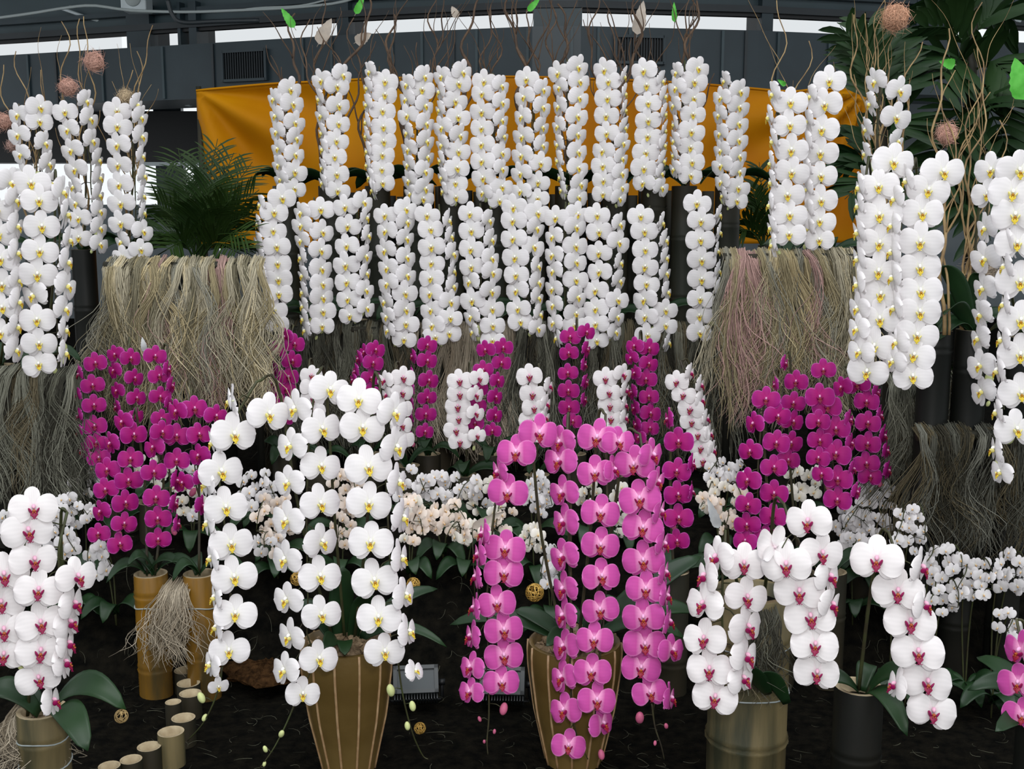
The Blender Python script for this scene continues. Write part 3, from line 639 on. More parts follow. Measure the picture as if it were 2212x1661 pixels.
grp('magenta orchid in front of grey raffia, right of the back white pair', 'mg', 4.08, 46, [(12, 1, [(1402,750,10),(1401,783,20),(1396,816,0),(1402,854,5),(1405,890,15),(1404,922,5)]), (-48, .9, [(1371,745,-20),(1364,771,-40),(1372,804,-40),(1366,846,-50),(1371,880,-55),(1375,915,-50),(1381,943,-40)])], (1400, 985, 4.3), mk='magenta orchid before the grey raffia')
grp('white red-lipped orchid mostly hidden behind the front white orchid', 'wr', 4.0, 50, [(5, 1, [(673,808),(674,834),(676,857),(680,885),(684,915)])], (690, 1000, 4.2), buds='g', mk='hidden white red-lipped orchid')
grp('white red-lipped orchid peeping out right of the front white orchid', 'wr', 4.0, 52, [(15, 1, [(871,812),(869,844),(866,880),(868,915),(872,945)]), (-50, .9, [(831,819,-40),(836,850),(840,880)])], (880, 1010, 4.2), buds='g', mk='white orchid peeping out')
grp('white red-lipped orchid column just left of the centre', 'wr', 4.0, 54, [(0, 1, [(993,819),(993,847),(989,874),(991,900),(985,925),(994,950)]), (30, .85, [(1036,814,20),(1028,850),(1028,890),(1031,938,20)])], (1005, 1030, 4.2), buds='g', mk='white column left of centre')
grp('white red-lipped orchid column behind the top of the pink orchid', 'wr', 4.0, 56, [(0, 1, [(1144,809),(1151,847),(1154,877),(1148,905),(1150,935)]), (52, .85, [(1186,832),(1180,870),(1178,900)])], (1160, 1030, 4.2), buds='g', mk='white column behind the pink orchid')
grp('white red-lipped orchid column behind the pink arch, right of the centre', 'wr', 4.0, 55, [(5, 1, [(1308,814),(1316,844),(1318,872),(1320,900),(1328,925)]), (60, .9, [(1346,806,30),(1351,840,75),(1349,872,75),(1350,900,70)])], (1330, 1030, 4.2), buds='g', mk='white column right of centre')
grp('white red-lipped orchid sweeping down to the right beside the right raffia curtain', 'wr', 3.85, 56, [(-8, 1, [(1462,821,-15),(1477,849),(1492,879),(1495,907),(1508,935),(1515,963),(1520,991)]), (70, .9, [(1491,803,60),(1513,829),(1515,862),(1526,902),(1533,935),(1540,970)])], (1545, 1105, 4.0), buds='g', mk='sweeping white orchid')
grp('magenta orchid at left, outermost beside the grey raffia', 'mg', 3.6, 51, [(0, 1, [(206,781),(200,829),(203,872),(204,917),(208,953),(213,986)]), (-68, .9, [(172,806),(168,852),(170,897,-78),(171,930,-75),(177,971,-45)])], (235, 1090, 3.75), mk='outermost magenta orchid at left')
grp('small magenta orchid at left, second stem from the grey raffia', 'mg', 3.65, 46, [(18, 1, [(282,771),(290,814,25),(295,857,15),(294,897,30)]), (-42, .95, [(249,763,-25),(247,798),(253,842),(252,877,-60)])], (280, 1090, 3.8), mk='second magenta orchid at left')
grp('magenta orchid at left before the left raffia curtain, third stem', 'mg', 3.6, 49, [(8, 1, [(335,766,5),(344,809),(346,854),(348,902)]), (68, .9, [(362,796),(370,831),(364,870)])], (330, 1090, 3.75), mk='third magenta orchid at left')
culms_gold = []
grp('magenta orchid in the left gold bamboo pot, drooping on the left', 'mg', 3.28, 58, [(5, 1, [(289,935,5),(282,988,0),(278,1034,0),(271,1082,10),(268,1128,10),(259,1172,0)]), (-25, .95, [(265,908,-35),(240,955,-45),(232,1011,-15),(228,1054,-15),(218,1102,-35),(213,1150,-10)])], (318, 1240, 3.32), mk=False, lm=.15)
grp('magenta orchid in the left gold bamboo pot, drooping on the right', 'mg', 3.26, 58, [(5, 1, [(332,963,-30),(332,1016,5),(337,1072,0),(341,1117,0),(342,1162,0)]), (68, .9, [(350,930,20),(380,1036,65),(377,1085,72),(383,1130,60)])], (335, 1240, 3.32), mk=False, lm=.15)
grp('magenta orchid in the right gold bamboo pot beside the front white cascade', 'mg', 3.3, 58, [(0, 1, [(420,879,5),(382,938,-5),(382,991,-5),(395,1040,-30)]), (30, .95, [(382,885,-35),(466,895,20),(430,935,10),(430,981,-30),(437,1030,40),(436,1090,45)])], (430, 1240, 3.32), mk=False, lm=.16)
grp('deep magenta orchid right of the pink one', 'mg', 3.2, 63, [(2, 1, [(1466,950),(1462,1014),(1465,1064),(1466,1115),(1463,1165)]), (70, .85, [(1444,903,-72),(1495,1000,75),(1494,1060,78)])], (1455, 1240, 3.35), mk='deep magenta orchid right of the pink', lm=.2)
grp('magenta orchid of the right group, drooping furthest left', 'mg', 3.25, 60, [(0, 1, [(1655,859,5),(1680,895,15),(1677,953,10),(1672,1006,5),(1672,1062,0),(1670,1112,0),(1655,1158,0)]), (-18, .97, [(1629,912,-35),(1621,971,-20),(1616,1034,-20),(1616,1087,0),(1614,1130,-10),(1610,1165,-5)])], (1690, 1240, 3.4), mk='furthest left of the right magenta group')
grp('magenta orchid of the right group on a dark arched stem', 'mg', 3.4, 54, [(8, 1, [(1720,821,-5),(1714,867,0),(1713,907,20),(1708,953,20),(1703,991,10)]), (-70, .8, [(1695,783,60),(1675,829)])], (1728, 1240, 3.5), mk='arched stem magenta orchid')
grp('magenta orchid of the right group, frontmost with the largest blooms', 'mg', 3.22, 64, [(3, 1, [(1771,854,0),(1787,874),(1806,922),(1806,976),(1810,1031),(1809,1076)]), (-20, .82, [(1779,796,0),(1768,907,10),(1771,948,5),(1768,986,0),(1776,1021,-20)]), (70, .8, [(1835,905),(1838,955),(1842,1010),(1850,1060)])], (1795, 1240, 3.4), mk='frontmost of the right magenta group')
grp('magenta orchid of the right group, furthest right before grey raffia', 'mg', 3.45, 56, [(0, 1, [(1852,826,-10),(1872,864,0),(1875,910,0),(1875,955,0),(1872,998,0),(1880,1026,10)]), (64, .9, [(1819,834,-30),(1894,846,60),(1901,895),(1909,938,75),(1915,971),(1918,1014)])], (1870, 1200, 3.6), mk='furthest right of the magenta group')

# ------------------------------------------------------------------ foreground orchids
def leafset(root, L):
    for a, b, wd, ar in L: leaf_px(root, a, b, wd, ar)
def buds_px(root, kind, L, stempts=None, sm='stem'):
    for x, y, d, s in L:
        q = P(x, y, d)-root.location; sz = s*px(d)
        link('bud', BUD[kind], root, T(q) @ Euler((random.uniform(-.4, .4), random.uniform(-.5, .5), 0)).to_matrix().to_4x4() @ Matrix.Diagonal((sz*.95, sz*.95, sz*1.2, 1)))
    if stempts:
        q = smooth_path([P(*s)-root.location for s in stempts], 20); mb = MB(); mb.add(*tube(q, np.linspace(.0026, .0014, 20), 5))
        for x, y, d, s in L:
            c = P(x, y, d)-root.location; k = min(q, key=lambda a: (a-c).length); mb.add(*tube([k, k.lerp(c, .5)+Vector((0, 0, .005)), c], .0012, 4))
        link('stem', mb.mesh('stem', M[sm]), root)
fa = spike('white yellow-lipped orchid in the left glazed pot, left cascade', 'wy', 2.58, 98, [(3, 1, [(580,888,25),(505,932,20),(477,1012,12),(488,1090,5),(499,1168,0),(506,1240,0),(508,1320,0),(495,1400,-5)]), (-78, .85, [(500,862,-100),(462,950),(446,1040,-70),(450,1125,-72),(458,1200),(466,1285,-75),(470,1350),(456,1430,-70)])], (720, 1385, 2.85), tip=(478, 1470), nb=0, leaves=0)
put_flower(fa, 'wy', P(472, 1480, 2.56), 48*px(2.56), 10, 0, -25)
buds_px(fa, 'g', [(435, 1507, 2.57, 22), (442, 1550, 2.58, 15)], [(480, 1440, 2.58), (468, 1500, 2.57), (440, 1560, 2.58), (405, 1600, 2.62)])
fb = spike('white yellow-lipped orchid in the left glazed pot, middle cascade', 'wy', 2.60, 92, [(10, 1, [(712,836,20),(695,920,15),(693,1001,10),(692,1082,15),(694,1165,42),(691,1239,12),(694,1322,12),(689,1418,10)]), (-42, .95, [(639,877,-45),(628,957),(623,1037),(620,1118),(617,1203,-42),(620,1290),(627,1370,-48),(615,1443,-45),(654,1494,0)])], (745, 1385, 2.86), tip=(635, 1530), nb=0, leaves=0)
buds_px(fb, 'g', [(608, 1585, 2.58, 17), (573, 1618, 2.58, 14), (571, 1650, 2.58, 11)], [(645, 1500, 2.6), (620, 1560, 2.59), (592, 1615, 2.58), (560, 1661, 2.58)])
fc = spike('white yellow-lipped orchid in the left glazed pot, right cascade with the brightest blooms', 'wy', 2.56, 98, [(0, 1, [(775,857,0),(783,917,10),(796,1003,0),(797,1081,0),(801,1165,0),(809,1248,0),(818,1328,0),(831,1402,3)]), (62, .92, [(851,885,45),(854,960,55),(859,1036,62),(868,1112,68),(865,1200,72),(874,1280,58),(881,1360,64)])], (765, 1385, 2.85), tip=(862, 1440), nb=0, leaves=0)
put_flower(fc, 'wy', P(896, 1446, 2.55), 58*px(2.55), 55, 10, 10)
buds_px(fc, 'g', [(844, 1491, 2.56, 25), (891, 1525, 2.56, 20), (880, 1568, 2.57, 17)], [(860, 1430, 2.57), (870, 1500, 2.57), (890, 1580, 2.58), (912, 1630, 2.6), (925, 1640, 2.6)])
leafset(fb, [((735, 1388, 2.86), (742, 1225, 2.85), 62, .01), ((760, 1388, 2.86), (800, 1285, 2.8), 46, .03), ((720, 1388, 2.86), (640, 1300, 2.9), 40, .03), ((735, 1390, 2.86), (700, 1400, 2.70), 42, .02), ((745, 1390, 2.86), (745, 1415, 2.72), 38, .02)])
leafset(fc, [((775, 1385, 2.86), (945, 1272, 2.95), 34, .04), ((780, 1385, 2.86), (965, 1398, 2.8), 26, .05)])
pa = spike('pink orchid in the right glazed pot, leftmost cascade', 'pk', 2.70, 89, [(0, 1, [(1163,930,15),(1115,972,-5),(1097,1058,-5),(1091,1180,0),(1088,1232,0),(1073,1298,0),(1088,1355,5),(1088,1411,5),(1083,1469,8)]), (-72, .85, [(1078,1015,-60),(1045,1149,-72),(1035,1194,-78),(1030,1242,-80),(1026,1309,-80),(1019,1370,-72),(1018,1437,-42),(1016,1491,-45)])], (1215, 1385, 2.9), tip=(1058, 1500), nb=0, leaves=0, stem='stemdark', buds='p')
buds_px(pa, 'p', [(1088, 1531, 2.68, 24), (1036, 1553, 2.7, 11), (1068, 1580, 2.7, 10), (1046, 1602, 2.7, 9)], [(1056, 1490, 2.7), (1056, 1550, 2.7), (1052, 1600, 2.7), (1054, 1630, 2.7)], 'stemdark')
pb = spike('pink orchid in the right glazed pot, cascade of blooms turned left', 'pk', 2.72, 84, [(-50, 1, [(1212,950,-40),(1209,990,-30),(1216,1059,-42),(1219,1122,-45),(1217,1197,-42),(1219,1267,-50),(1219,1325,-58),(1220,1392,-52),(1216,1459,-50),(1220,1529,-35),(1228,1606,0)])], (1235, 1385, 2.9), tip=(1270, 1640), nb=0, leaves=0, stem='stemdark', buds='p')
buds_px(pb, 'p', [(1299, 1630, 2.7, 20)], None)
pc = spike('pink orchid in the right glazed pot, third cascade in the middle', 'pk', 2.68, 88, [(2, 1, [(1290,940,-5),(1286,1016,-5),(1297,1102,0),(1297,1172,0),(1299,1240,10),(1297,1312,0),(1284,1376,-8),(1279,1446,-5),(1289,1507,10),(1300,1558,55)]), (50, .85, [(1336,950,15),(1325,1010,60)])], (1250, 1385, 2.9), nb=0, leaves=0, stem='stemdark', buds='p')
pd_ = spike('pink orchid in the right glazed pot, rightmost cascade', 'pk', 2.66, 92, [(0, 1, [(1370,998,-5),(1382,1072,0),(1389,1135,0),(1390,1205,0),(1395,1267,0),(1390,1328,0),(1393,1386,0),(1385,1437,0),(1404,1491,5)]), (74, .85, [(1408,978,55),(1419,1036,65),(1425,1100,70),(1432,1170,76),(1435,1232),(1438,1283,78),(1443,1338,78),(1451,1400,50),(1447,1504,75)])], (1265, 1385, 2.9), tip=(1410, 1540), nb=0, leaves=0, stem='stemdark', buds='p')
buds_px(pd_, 'p', [(1382, 1550, 2.65, 26), (1439, 1568, 2.65, 13), (1415, 1605, 2.65, 10)], [(1408, 1520, 2.66), (1415, 1570, 2.66), (1428, 1610, 2.66), (1435, 1640, 2.67)], 'stemdark')
leafset(pb, [((1225, 1385, 2.92), (1112, 1318, 2.95), 40, .02), ((1215, 1388, 2.92), (972, 1350, 2.95), 40, .05), ((1240, 1388, 2.9), (1180, 1395, 2.75), 40, .03)])
leafset(pd_, [((1270, 1385, 2.92), (1515, 1202, 3.0), 58, .03), ((1275, 1388, 2.92), (1500, 1320, 2.95), 56, .05), ((1275, 1388, 2.9), (1480, 1380, 2.85), 44, .06), ((1260, 1388, 2.92), (1330, 1290, 2.95), 50, .03)])
la = spike('white crimson-lipped orchid in the bamboo pot at the lower left', 'wr', 2.44, 106, [(2, 1, [(72,1092,5),(60,1140,5),(73,1203,15),(83,1269,0),(88,1340,0),(88,1400,0),(83,1459,0)]), (55, .92, [(166,1240,35),(157,1299,60),(147,1340,65),(144,1386,72),(137,1427,75),(112,1510,65)])], (95, 1540, 2.62), nb=0, leaves=0)
lb = spike('white crimson-lipped orchid cut by the left edge at the bottom', 'wr', 2.42, 104, [(0, 1, [(8,1235),(2,1296),(8,1354),(8,1408)])], (60, 1545, 2.62), nb=1, leaves=0)
leafset(la, [((110, 1535, 2.6), (272, 1532, 2.55), 66, .07), ((115, 1540, 2.58), (190, 1622, 2.45), 70, .05), ((85, 1540, 2.62), (-40, 1500, 2.6), 60, .04), ((90, 1535, 2.64), (10, 1480, 2.7), 56, .03)])
ra = spike('white crimson-lipped orchid at lower right, leftmost in the thick bamboo pot', 'wr', 2.48, 104, [(-8, 1, [(1550,1198,-55),(1526,1240,-66),(1521,1299,-38),(1522,1374,-10),(1533,1440,0),(1545,1500,0)]), (25, .98, [(1607,1212,0),(1613,1284,12),(1613,1348,45),(1610,1412,60),(1603,1460,60)])], (1600, 1285, 2.78), nb=0, leaves=0)
rb = spike('white crimson-lipped orchid at lower right, middle one with a single bloom on top', 'wr', 2.42, 110, [(0, 1, [(1672,1177,-140),(1699,1213,-5),(1727,1271,0),(1751,1326,0),(1761,1387,0),(1765,1447,3)]), (40, .9, [(1747,1120,-10),(1775,1189,15),(1790,1240,62),(1794,1300,70)])], (1650, 1290, 2.78), nb=0, leaves=0)
rc = spike('white crimson-lipped orchid at lower right, rightmost arching out', 'wr', 2.40, 114, [(-2, 1, [(1895,1203,0),(1940,1271,0),(1967,1337,5),(1984,1402,5),(2003,1467,15),(2015,1530,15)]), (68, .85, [(1988,1220,72),(1706,1416,-150)][:1]+[(1995,1300,70),(1936,1475,-60)])], (1855, 1490, 2.6), nb=0, leaves=0)
leafset(rb, [((1660, 1500, 2.6), (1620, 1440, 2.5), 40, .0), ((1700, 1520, 2.6), (1640, 1455, 2.55), 44, .02)])
leafset(rc, [((1855, 1495, 2.6), (1760, 1475, 2.45), 40, .03), ((1860, 1492, 2.6), (1880, 1440, 2.65), 46, .03), ((1870, 1500, 2.6), (1980, 1480, 2.5), 46, .05), ((1870, 1500, 2.6), (1960, 1590, 2.45), 50, .05)])
pe = spike('pink orchid just entering at the lower right edge', 'pk', 2.5, 98, [(-15, 1, [(2206,1400,-40),(2200,1470,-10),(2208,1540,0)])], (2260, 1560, 2.6), nb=0, leaves=0, stem='stemdark', buds='p')
leafset(pe, [((2260, 1560, 2.6), (2090, 1490, 2.6), 52, .06), ((2250, 1560, 2.6), (2110, 1420, 2.8), 46, .04), ((2250, 1560, 2.6), (2150, 1580, 2.45), 46, .03)])
# roots' pots for the lower right ones
culm(P(2260, 1565, 2.6), .07, P(2260, 1562, 2.6).z+.012, 'dark bamboo pot outside the lower right edge under the pink orchid', m='culmdark')
culm(P(1855, 1495, 2.6), .06, P(1855, 1492, 2.6).z+.012, 'dark bamboo pot of the arching white orchid at lower right', m='culmdark')
culm(P(1622, 1285, 2.78), .105, P(1622, 1285, 2.78).z+.012, 'thick tan bamboo pot bound with cord at lower right', m='culmpale', cords=2, fill='soil', rim='culmpale')
culm(P(92, 1545, 2.62), .062, P(92, 1542, 2.62).z+.012, 'cracked pale bamboo pot at the lower left', m='culmpale', cords=2, fill='bark', nodes_at=.4)
culm(P(326, 1250, 3.32), .052, P(326, 1246, 3.32).z+.012, 'gold bamboo pot with a plastic liner, left one of the pair', m='culmgold', cords=1, fill='bark', nodes_at=.24)
culm(P(432, 1250, 3.32), .052, P(432, 1246, 3.32).z+.012, 'gold bamboo pot, right one of the pair', m='culmgold', cords=1, fill='bark', nodes_at=.24)

# fluted glazed pots
def fluted(x, y, d, R, Rb, label):
    c = P(x, y, d); e = empty('glazed_pot', (c.x, c.y, bed(c.y)), label, 'pot', 'fluted glazed pots'); H = c.z-bed(c.y)
    N = 12
    prof = [(0, Rb), (.10, Rb*1.10), (.45, Rb+(R-Rb)*.66), (.8, R*.985), (.95, R*1.0), (1, R*.985)]
    def rad(t):
        for (a, ra), (b, rb2) in zip(prof[:-1], prof[1:]):
            if t <= b: k = (t-a)/(b-a); return ra+(rb2-ra)*k
        return R
    mb = MB(); v = []; f = []; nt, ns = 14, 6
    for i in range(nt+1):
        t = i/nt; r0 = rad(t)
        for j in range(ns+1):
            s = j/ns; a = (s-.5)*2*math.pi/N
            rr = r0*math.cos(math.pi/N)/math.cos(a)*(1+.030*math.sin(math.pi*s)); v.append((rr*math.sin(a), -rr*math.cos(a), t*H))
    for i in range(nt):
        for j in range(ns): k = i*(ns+1)+j; f.append((k, k+1, k+ns+2, k+ns+1))
    mb.add(v, f); pm = mb.mesh('panel', M['potpanel'])
    a = math.pi/N; q = [(rad(i/nt)*1.004*math.sin(a), -rad(i/nt)*1.004*math.cos(a), i/nt*H) for i in range(nt+1)]
    mb = MB(); mb.add(*tube(q, .0035, 6)); rm = mb.mesh('ridge', M['potridge'])
    for k in range(N):
        m = Matrix.Rotation(2*math.pi*(k+.3)/N, 4, 'Z'); link('panel', pm, e, m); link('ridge', rm, e, m)
    mb = MB(); mb.add(*lathe([(R*.975, H), (R*.90, H+.002), (R*.88, H-.06)], 36)); link('rim', mb.mesh('rim', M['potpanel']), e)
    mb = MB(); vv, ff = lathe([(R*.90, H-.025), (R*.6, H-.005), (R*.3, H+.01), (.001, H+.012)], 24)
    mb.add([(p[0], p[1], p[2]+random.uniform(-.012, .012)) for p in vv], ff); link('bark_mulch', mb.mesh('bark_mulch', M['bark'], False), e)
    mb = MB()
    for k in range(60):
        a = random.uniform(0, 6.28); r0 = R*.85*math.sqrt(random.random()); s = random.uniform(.008, .02)
        v, f = box((0, 0, 0), (s, s*.7, s*.4)); ro = Euler((random.uniform(-1, 1), random.uniform(-1, 1), random.uniform(0, 6)))
        mb.add([Vector(q_) @ Matrix.Identity(3) if False else (ro.to_matrix() @ Vector(q_))+Vector((r0*math.cos(a), r0*math.sin(a), H+.006)) for q_ in v], f)
    o = link('bark_chips', mb.mesh('bark_chips', M['bark'], False), e); o['kind'] = 'stuff'
fluted(748, 1384, 2.86, .125, .072, 'fluted olive-brown glazed pot of the white orchids in front')
fluted(1241, 1384, 2.9, .130, .078, 'fluted olive-brown glazed pot of the pink orchid in front')

# floodlights on the ground
def flood(x, y, d, label, yaw):
    c = P(x, y, d); s = px(d); g = bed(d)
    e = empty('floodlight', (c.x, c.y, g), label, 'floodlight', 'ground floodlights'); e.rotation_euler = (0, 0, yaw); W, H, Dp = 100*s, 62*s, .07; zc = max(.062, c.z-g)
    tilt = Matrix.Rotation(math.radians(-38), 4, 'X'); base = T((0, 0, zc)) @ tilt
    mb = MB(); mb.add(*box((0, 0, 0), (W, Dp, H))); o = link('housing', mb.mesh('housing', M['floodbody'], False), e, base); b = o.modifiers.new('b', 'BEVEL'); b.width = .008; b.segments = 3
    mb = MB(); t = .012
    for cc, ss in (((-W/2+t/2, -Dp/2-.004, 0), (t, .018, H)), ((W/2-t/2, -Dp/2-.004, 0), (t, .018, H)), ((0, -Dp/2-.004, H/2-t/2), (W, .018, t)), ((0, -Dp/2-.004, -H/2+t/2), (W, .018, t))): mb.add(*box(cc, ss))
    o = link('bezel', mb.mesh('bezel', M['floodbody'], False), e, base)
    mb = MB(); mb.add(*box((0, -Dp/2-.002, 0), (W-2*t, .006, H-2*t))); link('glass', mb.mesh('glass', M['glassgrey'], False), e, base)
    mb = MB()
    for k in range(16): mb.add(*box((-W/2+W*(k+.5)/16, 0, -H/2-.006), (.003, Dp*.8, .016)))
    link('cooling_fins', mb.mesh('cooling_fins', M['floodbody'], False), e, base)
    mb = MB(); q = [(-W/2-.012, .02, zc), (-W/2-.014, .03, .012), (-W/2-.008, .03, .004), (W/2+.008, .03, .004), (W/2+.014, .03, .012), (W/2+.012, .02, zc)]
    mb.add(*tube(q, .006, 6)); link('bracket', mb.mesh('bracket', M['black']), e)
    for k in (-1, 1):
        mb = MB(); mb.add(*tube([(k*(W/2+.002), 0, zc), (k*(W/2+.022), 0, zc)], .010, 10)); link('knob', mb.mesh('knob', M['black']), e)
flood(898, 1475, on_bed(898, 1475, .075), 'grey floodlight on the soil right of the white-orchid pot', .1)
flood(1086, 1478, on_bed(1086, 1478, .075), 'grey floodlight on the soil behind the left pink cascade', -.05)

# row of short bamboo tubes along the lower left
RINGS = [(428, 1441, 3.46, 38), (400, 1447, 3.43, 50), (407, 1475, 3.33, 52), (411, 1497, 3.26, 50), (374, 1516, 3.24, 36), (396, 1550, 3.09, 54), (369, 1580, 3.0, 60), (322, 1612, 2.92, 54), (283, 1640, 2.86, 50), (236, 1654, 2.83, 50)]
RLAB = ['farthest, half hidden', 'pale ring behind three others', 'broad cream mouth, third from the back', 'cream mouth just above the dark one', 'narrow and dark', 'pale one right behind the tallest', 'tallest with a bright mouth', 'dark hollow mouth beside the tallest', 'dark hollow mouth, second from the front', 'nearest one at the bottom edge']
for (x, y, d, wd), lb_ in zip(RINGS, RLAB):
    d = on_bed(x, y, .075 if wd < 59 else .10); p = P(x, y, d); culm(Vector((p.x, p.y, 0)), wd*px(d)/2, p.z, 'short bamboo tube in the row at lower left, '+lb_, 'short bamboo tubes along the bed', m='culmpale' if wd >= 55 else 'culm', name='bamboo_tube', nodes_at=.13, fill='cutbamboo' if lb_.startswith(('broad', 'cream', 'tallest', 'pale one', 'nearest')) else 'culmdark')

# ------------------------------------------------------------------ small orchids
def mini(label, kind, cx, cy, rx, ry, n, d, wp=30, kind2=None, leaves=3, droop=0):
    by = P(cx, cy, d); base = Vector((by.x+random.uniform(-.02, .02), d+.06, bed(d+.06)))
    root = empty('small_orchid', base, label, 'orchid', 'small orchids massed in the bed')
    pts = []
    for i in range(n):
        for _ in range(30):
            a = random.uniform(0, 6.28); r = math.sqrt(random.random()); x = cx+rx*r*math.cos(a); y = cy+ry*r*math.sin(a)
            if all((x-q[0])**2+(y-q[1])**2 > (wp*.60)**2 for q in pts): break
        pts.append((x, y))
    ns = 2 if n > 8 else 1
    stems = []
    for k in range(ns):
        ox = (k-.5*(ns-1))*rx*.9
        tp = P(cx+ox, cy-ry*.85, d+.03); en = P(cx+ox*1.6+rx*.3*(k*2-1), cy+ry*.5, d-.05)
        stems.append(smooth_path([base, base.lerp(tp, .55)+Vector((0, .03, .02)), tp, tp.lerp(en, .5)+Vector((0, -.03, .02)), en], 20))
    mb = MB()
    for s in stems: mb.add(*tube([p-base for p in s], np.linspace(.003, .0014, len(s)), 5))
    allp = [p for s in stems for p in s[8:]]
    for (x, y) in pts:
        p = P(x, y, d+random.uniform(-.06, .05)); yw = random.uniform(-55, 55)
        put_flower(root, random.choice([kind, kind, kind2 or kind]), p, wp*px(d)*random.uniform(.85, 1.15), yw, random.uniform(-25, 25), random.uniform(-15, 10))
        q = min(allp, key=lambda a: (a-p).length); mb.add(*tube([q-base, (q.lerp(p, .5)+Vector((0, .01, .008)))-base, p+Vector((0, .008, 0))-base], .001, 4))
    link('stem', mb.mesh('stem', M['stem']), root)
    for k in range(leaves):
        a = random.uniform(-.3, .3)+math.pi*(1+k)/(leaves+1)+math.pi; L = random.uniform(.12, .17)
        hh = max(.02, min(.10, (P(cx, cy+ry+35, d).z-base.z)*.6))
        leaf(root, base+Vector((0, 0, hh*.5)), base+Vector((math.cos(a)*L, math.sin(a)*L*.7, hh*.6+random.uniform(-.03, .03))), .055, .05, face=.35)
    return root
MIN = [
 ('small white orchid spray under the outermost magenta orchid at left', 'mw', 195, 1040, 34, 34, 11, 3.5, None),
 ('small white orchid mass behind the lower left crimson-lipped orchid', 'mw', 150, 1108, 48, 34, 15, 3.4, None),
 ('small white orchid spray just right of the lower left crimson-lipped orchid', 'mw', 128, 1175, 36, 34, 10, 3.3, None),
 ('small white orchid spray drooping below the left magenta blooms', 'mw', 216, 1205, 24, 38, 9, 3.3, None),
 ('small white orchid spray peeping behind the lower left big bloom at the edge', 'mw', 25, 1125, 22, 26, 6, 3.3, None),
 ('small cream orchid spray behind the left magenta orchids', 'mc', 315, 1015, 55, 36, 9, 3.55, 'mw'),
 ('small cream orchid spray between the magenta stems and the front white cascade', 'mc', 403, 1065, 34, 60, 13, 3.5, 'mw'),
 ('small greyish white orchid spray right of the front left white cascade', 'mw', 556, 1055, 38, 40, 13, 3.6, None),
 ('small peach orchid spray left of the middle white cascade', 'mp', 596, 1120, 42, 55, 18, 3.45, None),
 ('small peach orchid spray lowest between the two left front white cascades', 'mp', 580, 1170, 30, 25, 7, 3.4, 'mw'),
 ('small peach orchid spray between the middle and right front white cascades', 'mp', 745, 1070, 34, 52, 15, 3.5, None),
 ('small peach orchid spray hanging low between the two right front white cascades', 'mp', 738, 1145, 24, 34, 7, 3.4, None),
 ('small peach orchid spray right beside the rightmost front white cascade', 'mp', 890, 1125, 24, 62, 12, 3.4, 'mc'),
 ('small white orchid spray above the peach ones right of the front white orchid', 'mw', 880, 1045, 38, 34, 10, 3.65, 'mp'),
 ('small white orchid spray left of the centre band', 'mw', 958, 1052, 48, 28, 15, 3.65, None),
 ('small peach orchid spray left of the centre band, in front', 'mp', 950, 1115, 60, 34, 18, 3.45, None),
 ('small white orchid spray in the centre band left of the pink orchid', 'mw', 1035, 1068, 48, 36, 17, 3.6, 'mc'),
 ('small peach orchid spray hanging low in the centre band', 'mp', 1010, 1150, 46, 26, 11, 3.4, 'mc'),
 ('small peach orchid spray directly left of the pink cascade', 'mp', 1080, 1120, 30, 40, 8, 3.5, 'mc'),
 ('small white orchid spray behind the top left of the pink orchid', 'mw', 1158, 1068, 34, 46, 16, 3.5, None),
 ('small cream orchid spray between the first two pink cascades', 'mc', 1150, 1165, 24, 30, 8, 3.4, None),
 ('small white orchid spray hanging lowest between the pink cascades', 'mw', 1188, 1220, 20, 48, 9, 3.3, None),
 ('small cream orchid spray behind the middle of the pink orchid', 'mc', 1278, 1070, 30, 26, 6, 3.5, None),
 ('small cream orchid spray between the two right pink cascades', 'mc', 1345, 1100, 22, 60, 9, 3.5, None),
 ('small white orchid spray under the sweeping red-lipped orchid', 'mw', 1572, 1018, 46, 24, 12, 3.6, None),
 ('small cream orchid spray between the deep magenta and the right magenta group', 'mc', 1560, 1075, 46, 40, 16, 3.45, 'mp'),
 ('small peach orchid spray hanging beside a grey feather', 'mp', 1572, 1125, 18, 24, 5, 3.35, None),
 ('small cream orchid spray behind the stems of the right magenta group', 'mc', 1735, 1040, 40, 34, 9, 3.65, None),
 ('small white orchid spray between the single top bloom and the magenta', 'mw', 1830, 1130, 26, 34, 8, 3.45, None),
 ('small white orchid spray capping the right mass under the magenta', 'mw', 1882, 1055, 44, 18, 9, 3.4, None),
 ('small white orchid mass at right under the furthest magenta orchid', 'mw', 1885, 1115, 58, 38, 19, 3.35, None),
 ('small white orchid spray above the arching crimson-lipped orchid', 'mw', 1850, 1175, 36, 26, 7, 3.3, None),
 ('small white orchid spray falling on the right side of the right mass', 'mw', 1965, 1140, 32, 52, 13, 3.4, None),
 ('small white orchid spray right of the arching crimson-lipped orchid, upper', 'mw', 2035, 1210, 42, 30, 13, 3.3, None),
 ('small white orchid spray right of the arching crimson-lipped orchid, lower', 'mw', 2035, 1290, 34, 44, 10, 3.25, None),
 ('small white orchid spray second from the right edge', 'mw', 2105, 1250, 38, 46, 13, 3.2, None),
 ('small white orchid spray touching the right edge', 'mw', 2180, 1235, 34, 46, 13, 3.2, None),
 ('small white orchid spray low at the right edge above the pink blooms', 'mw', 2182, 1350, 32, 36, 8, 3.1, None),
]
for lab, k, cx, cy, rx, ry, n, d, k2 in MIN: mini(lab, k, cx, cy, rx, ry, n, d+.16 if cx < 1930 else min(d, 3.2), 31 if d > 3.3 else 33, k2)

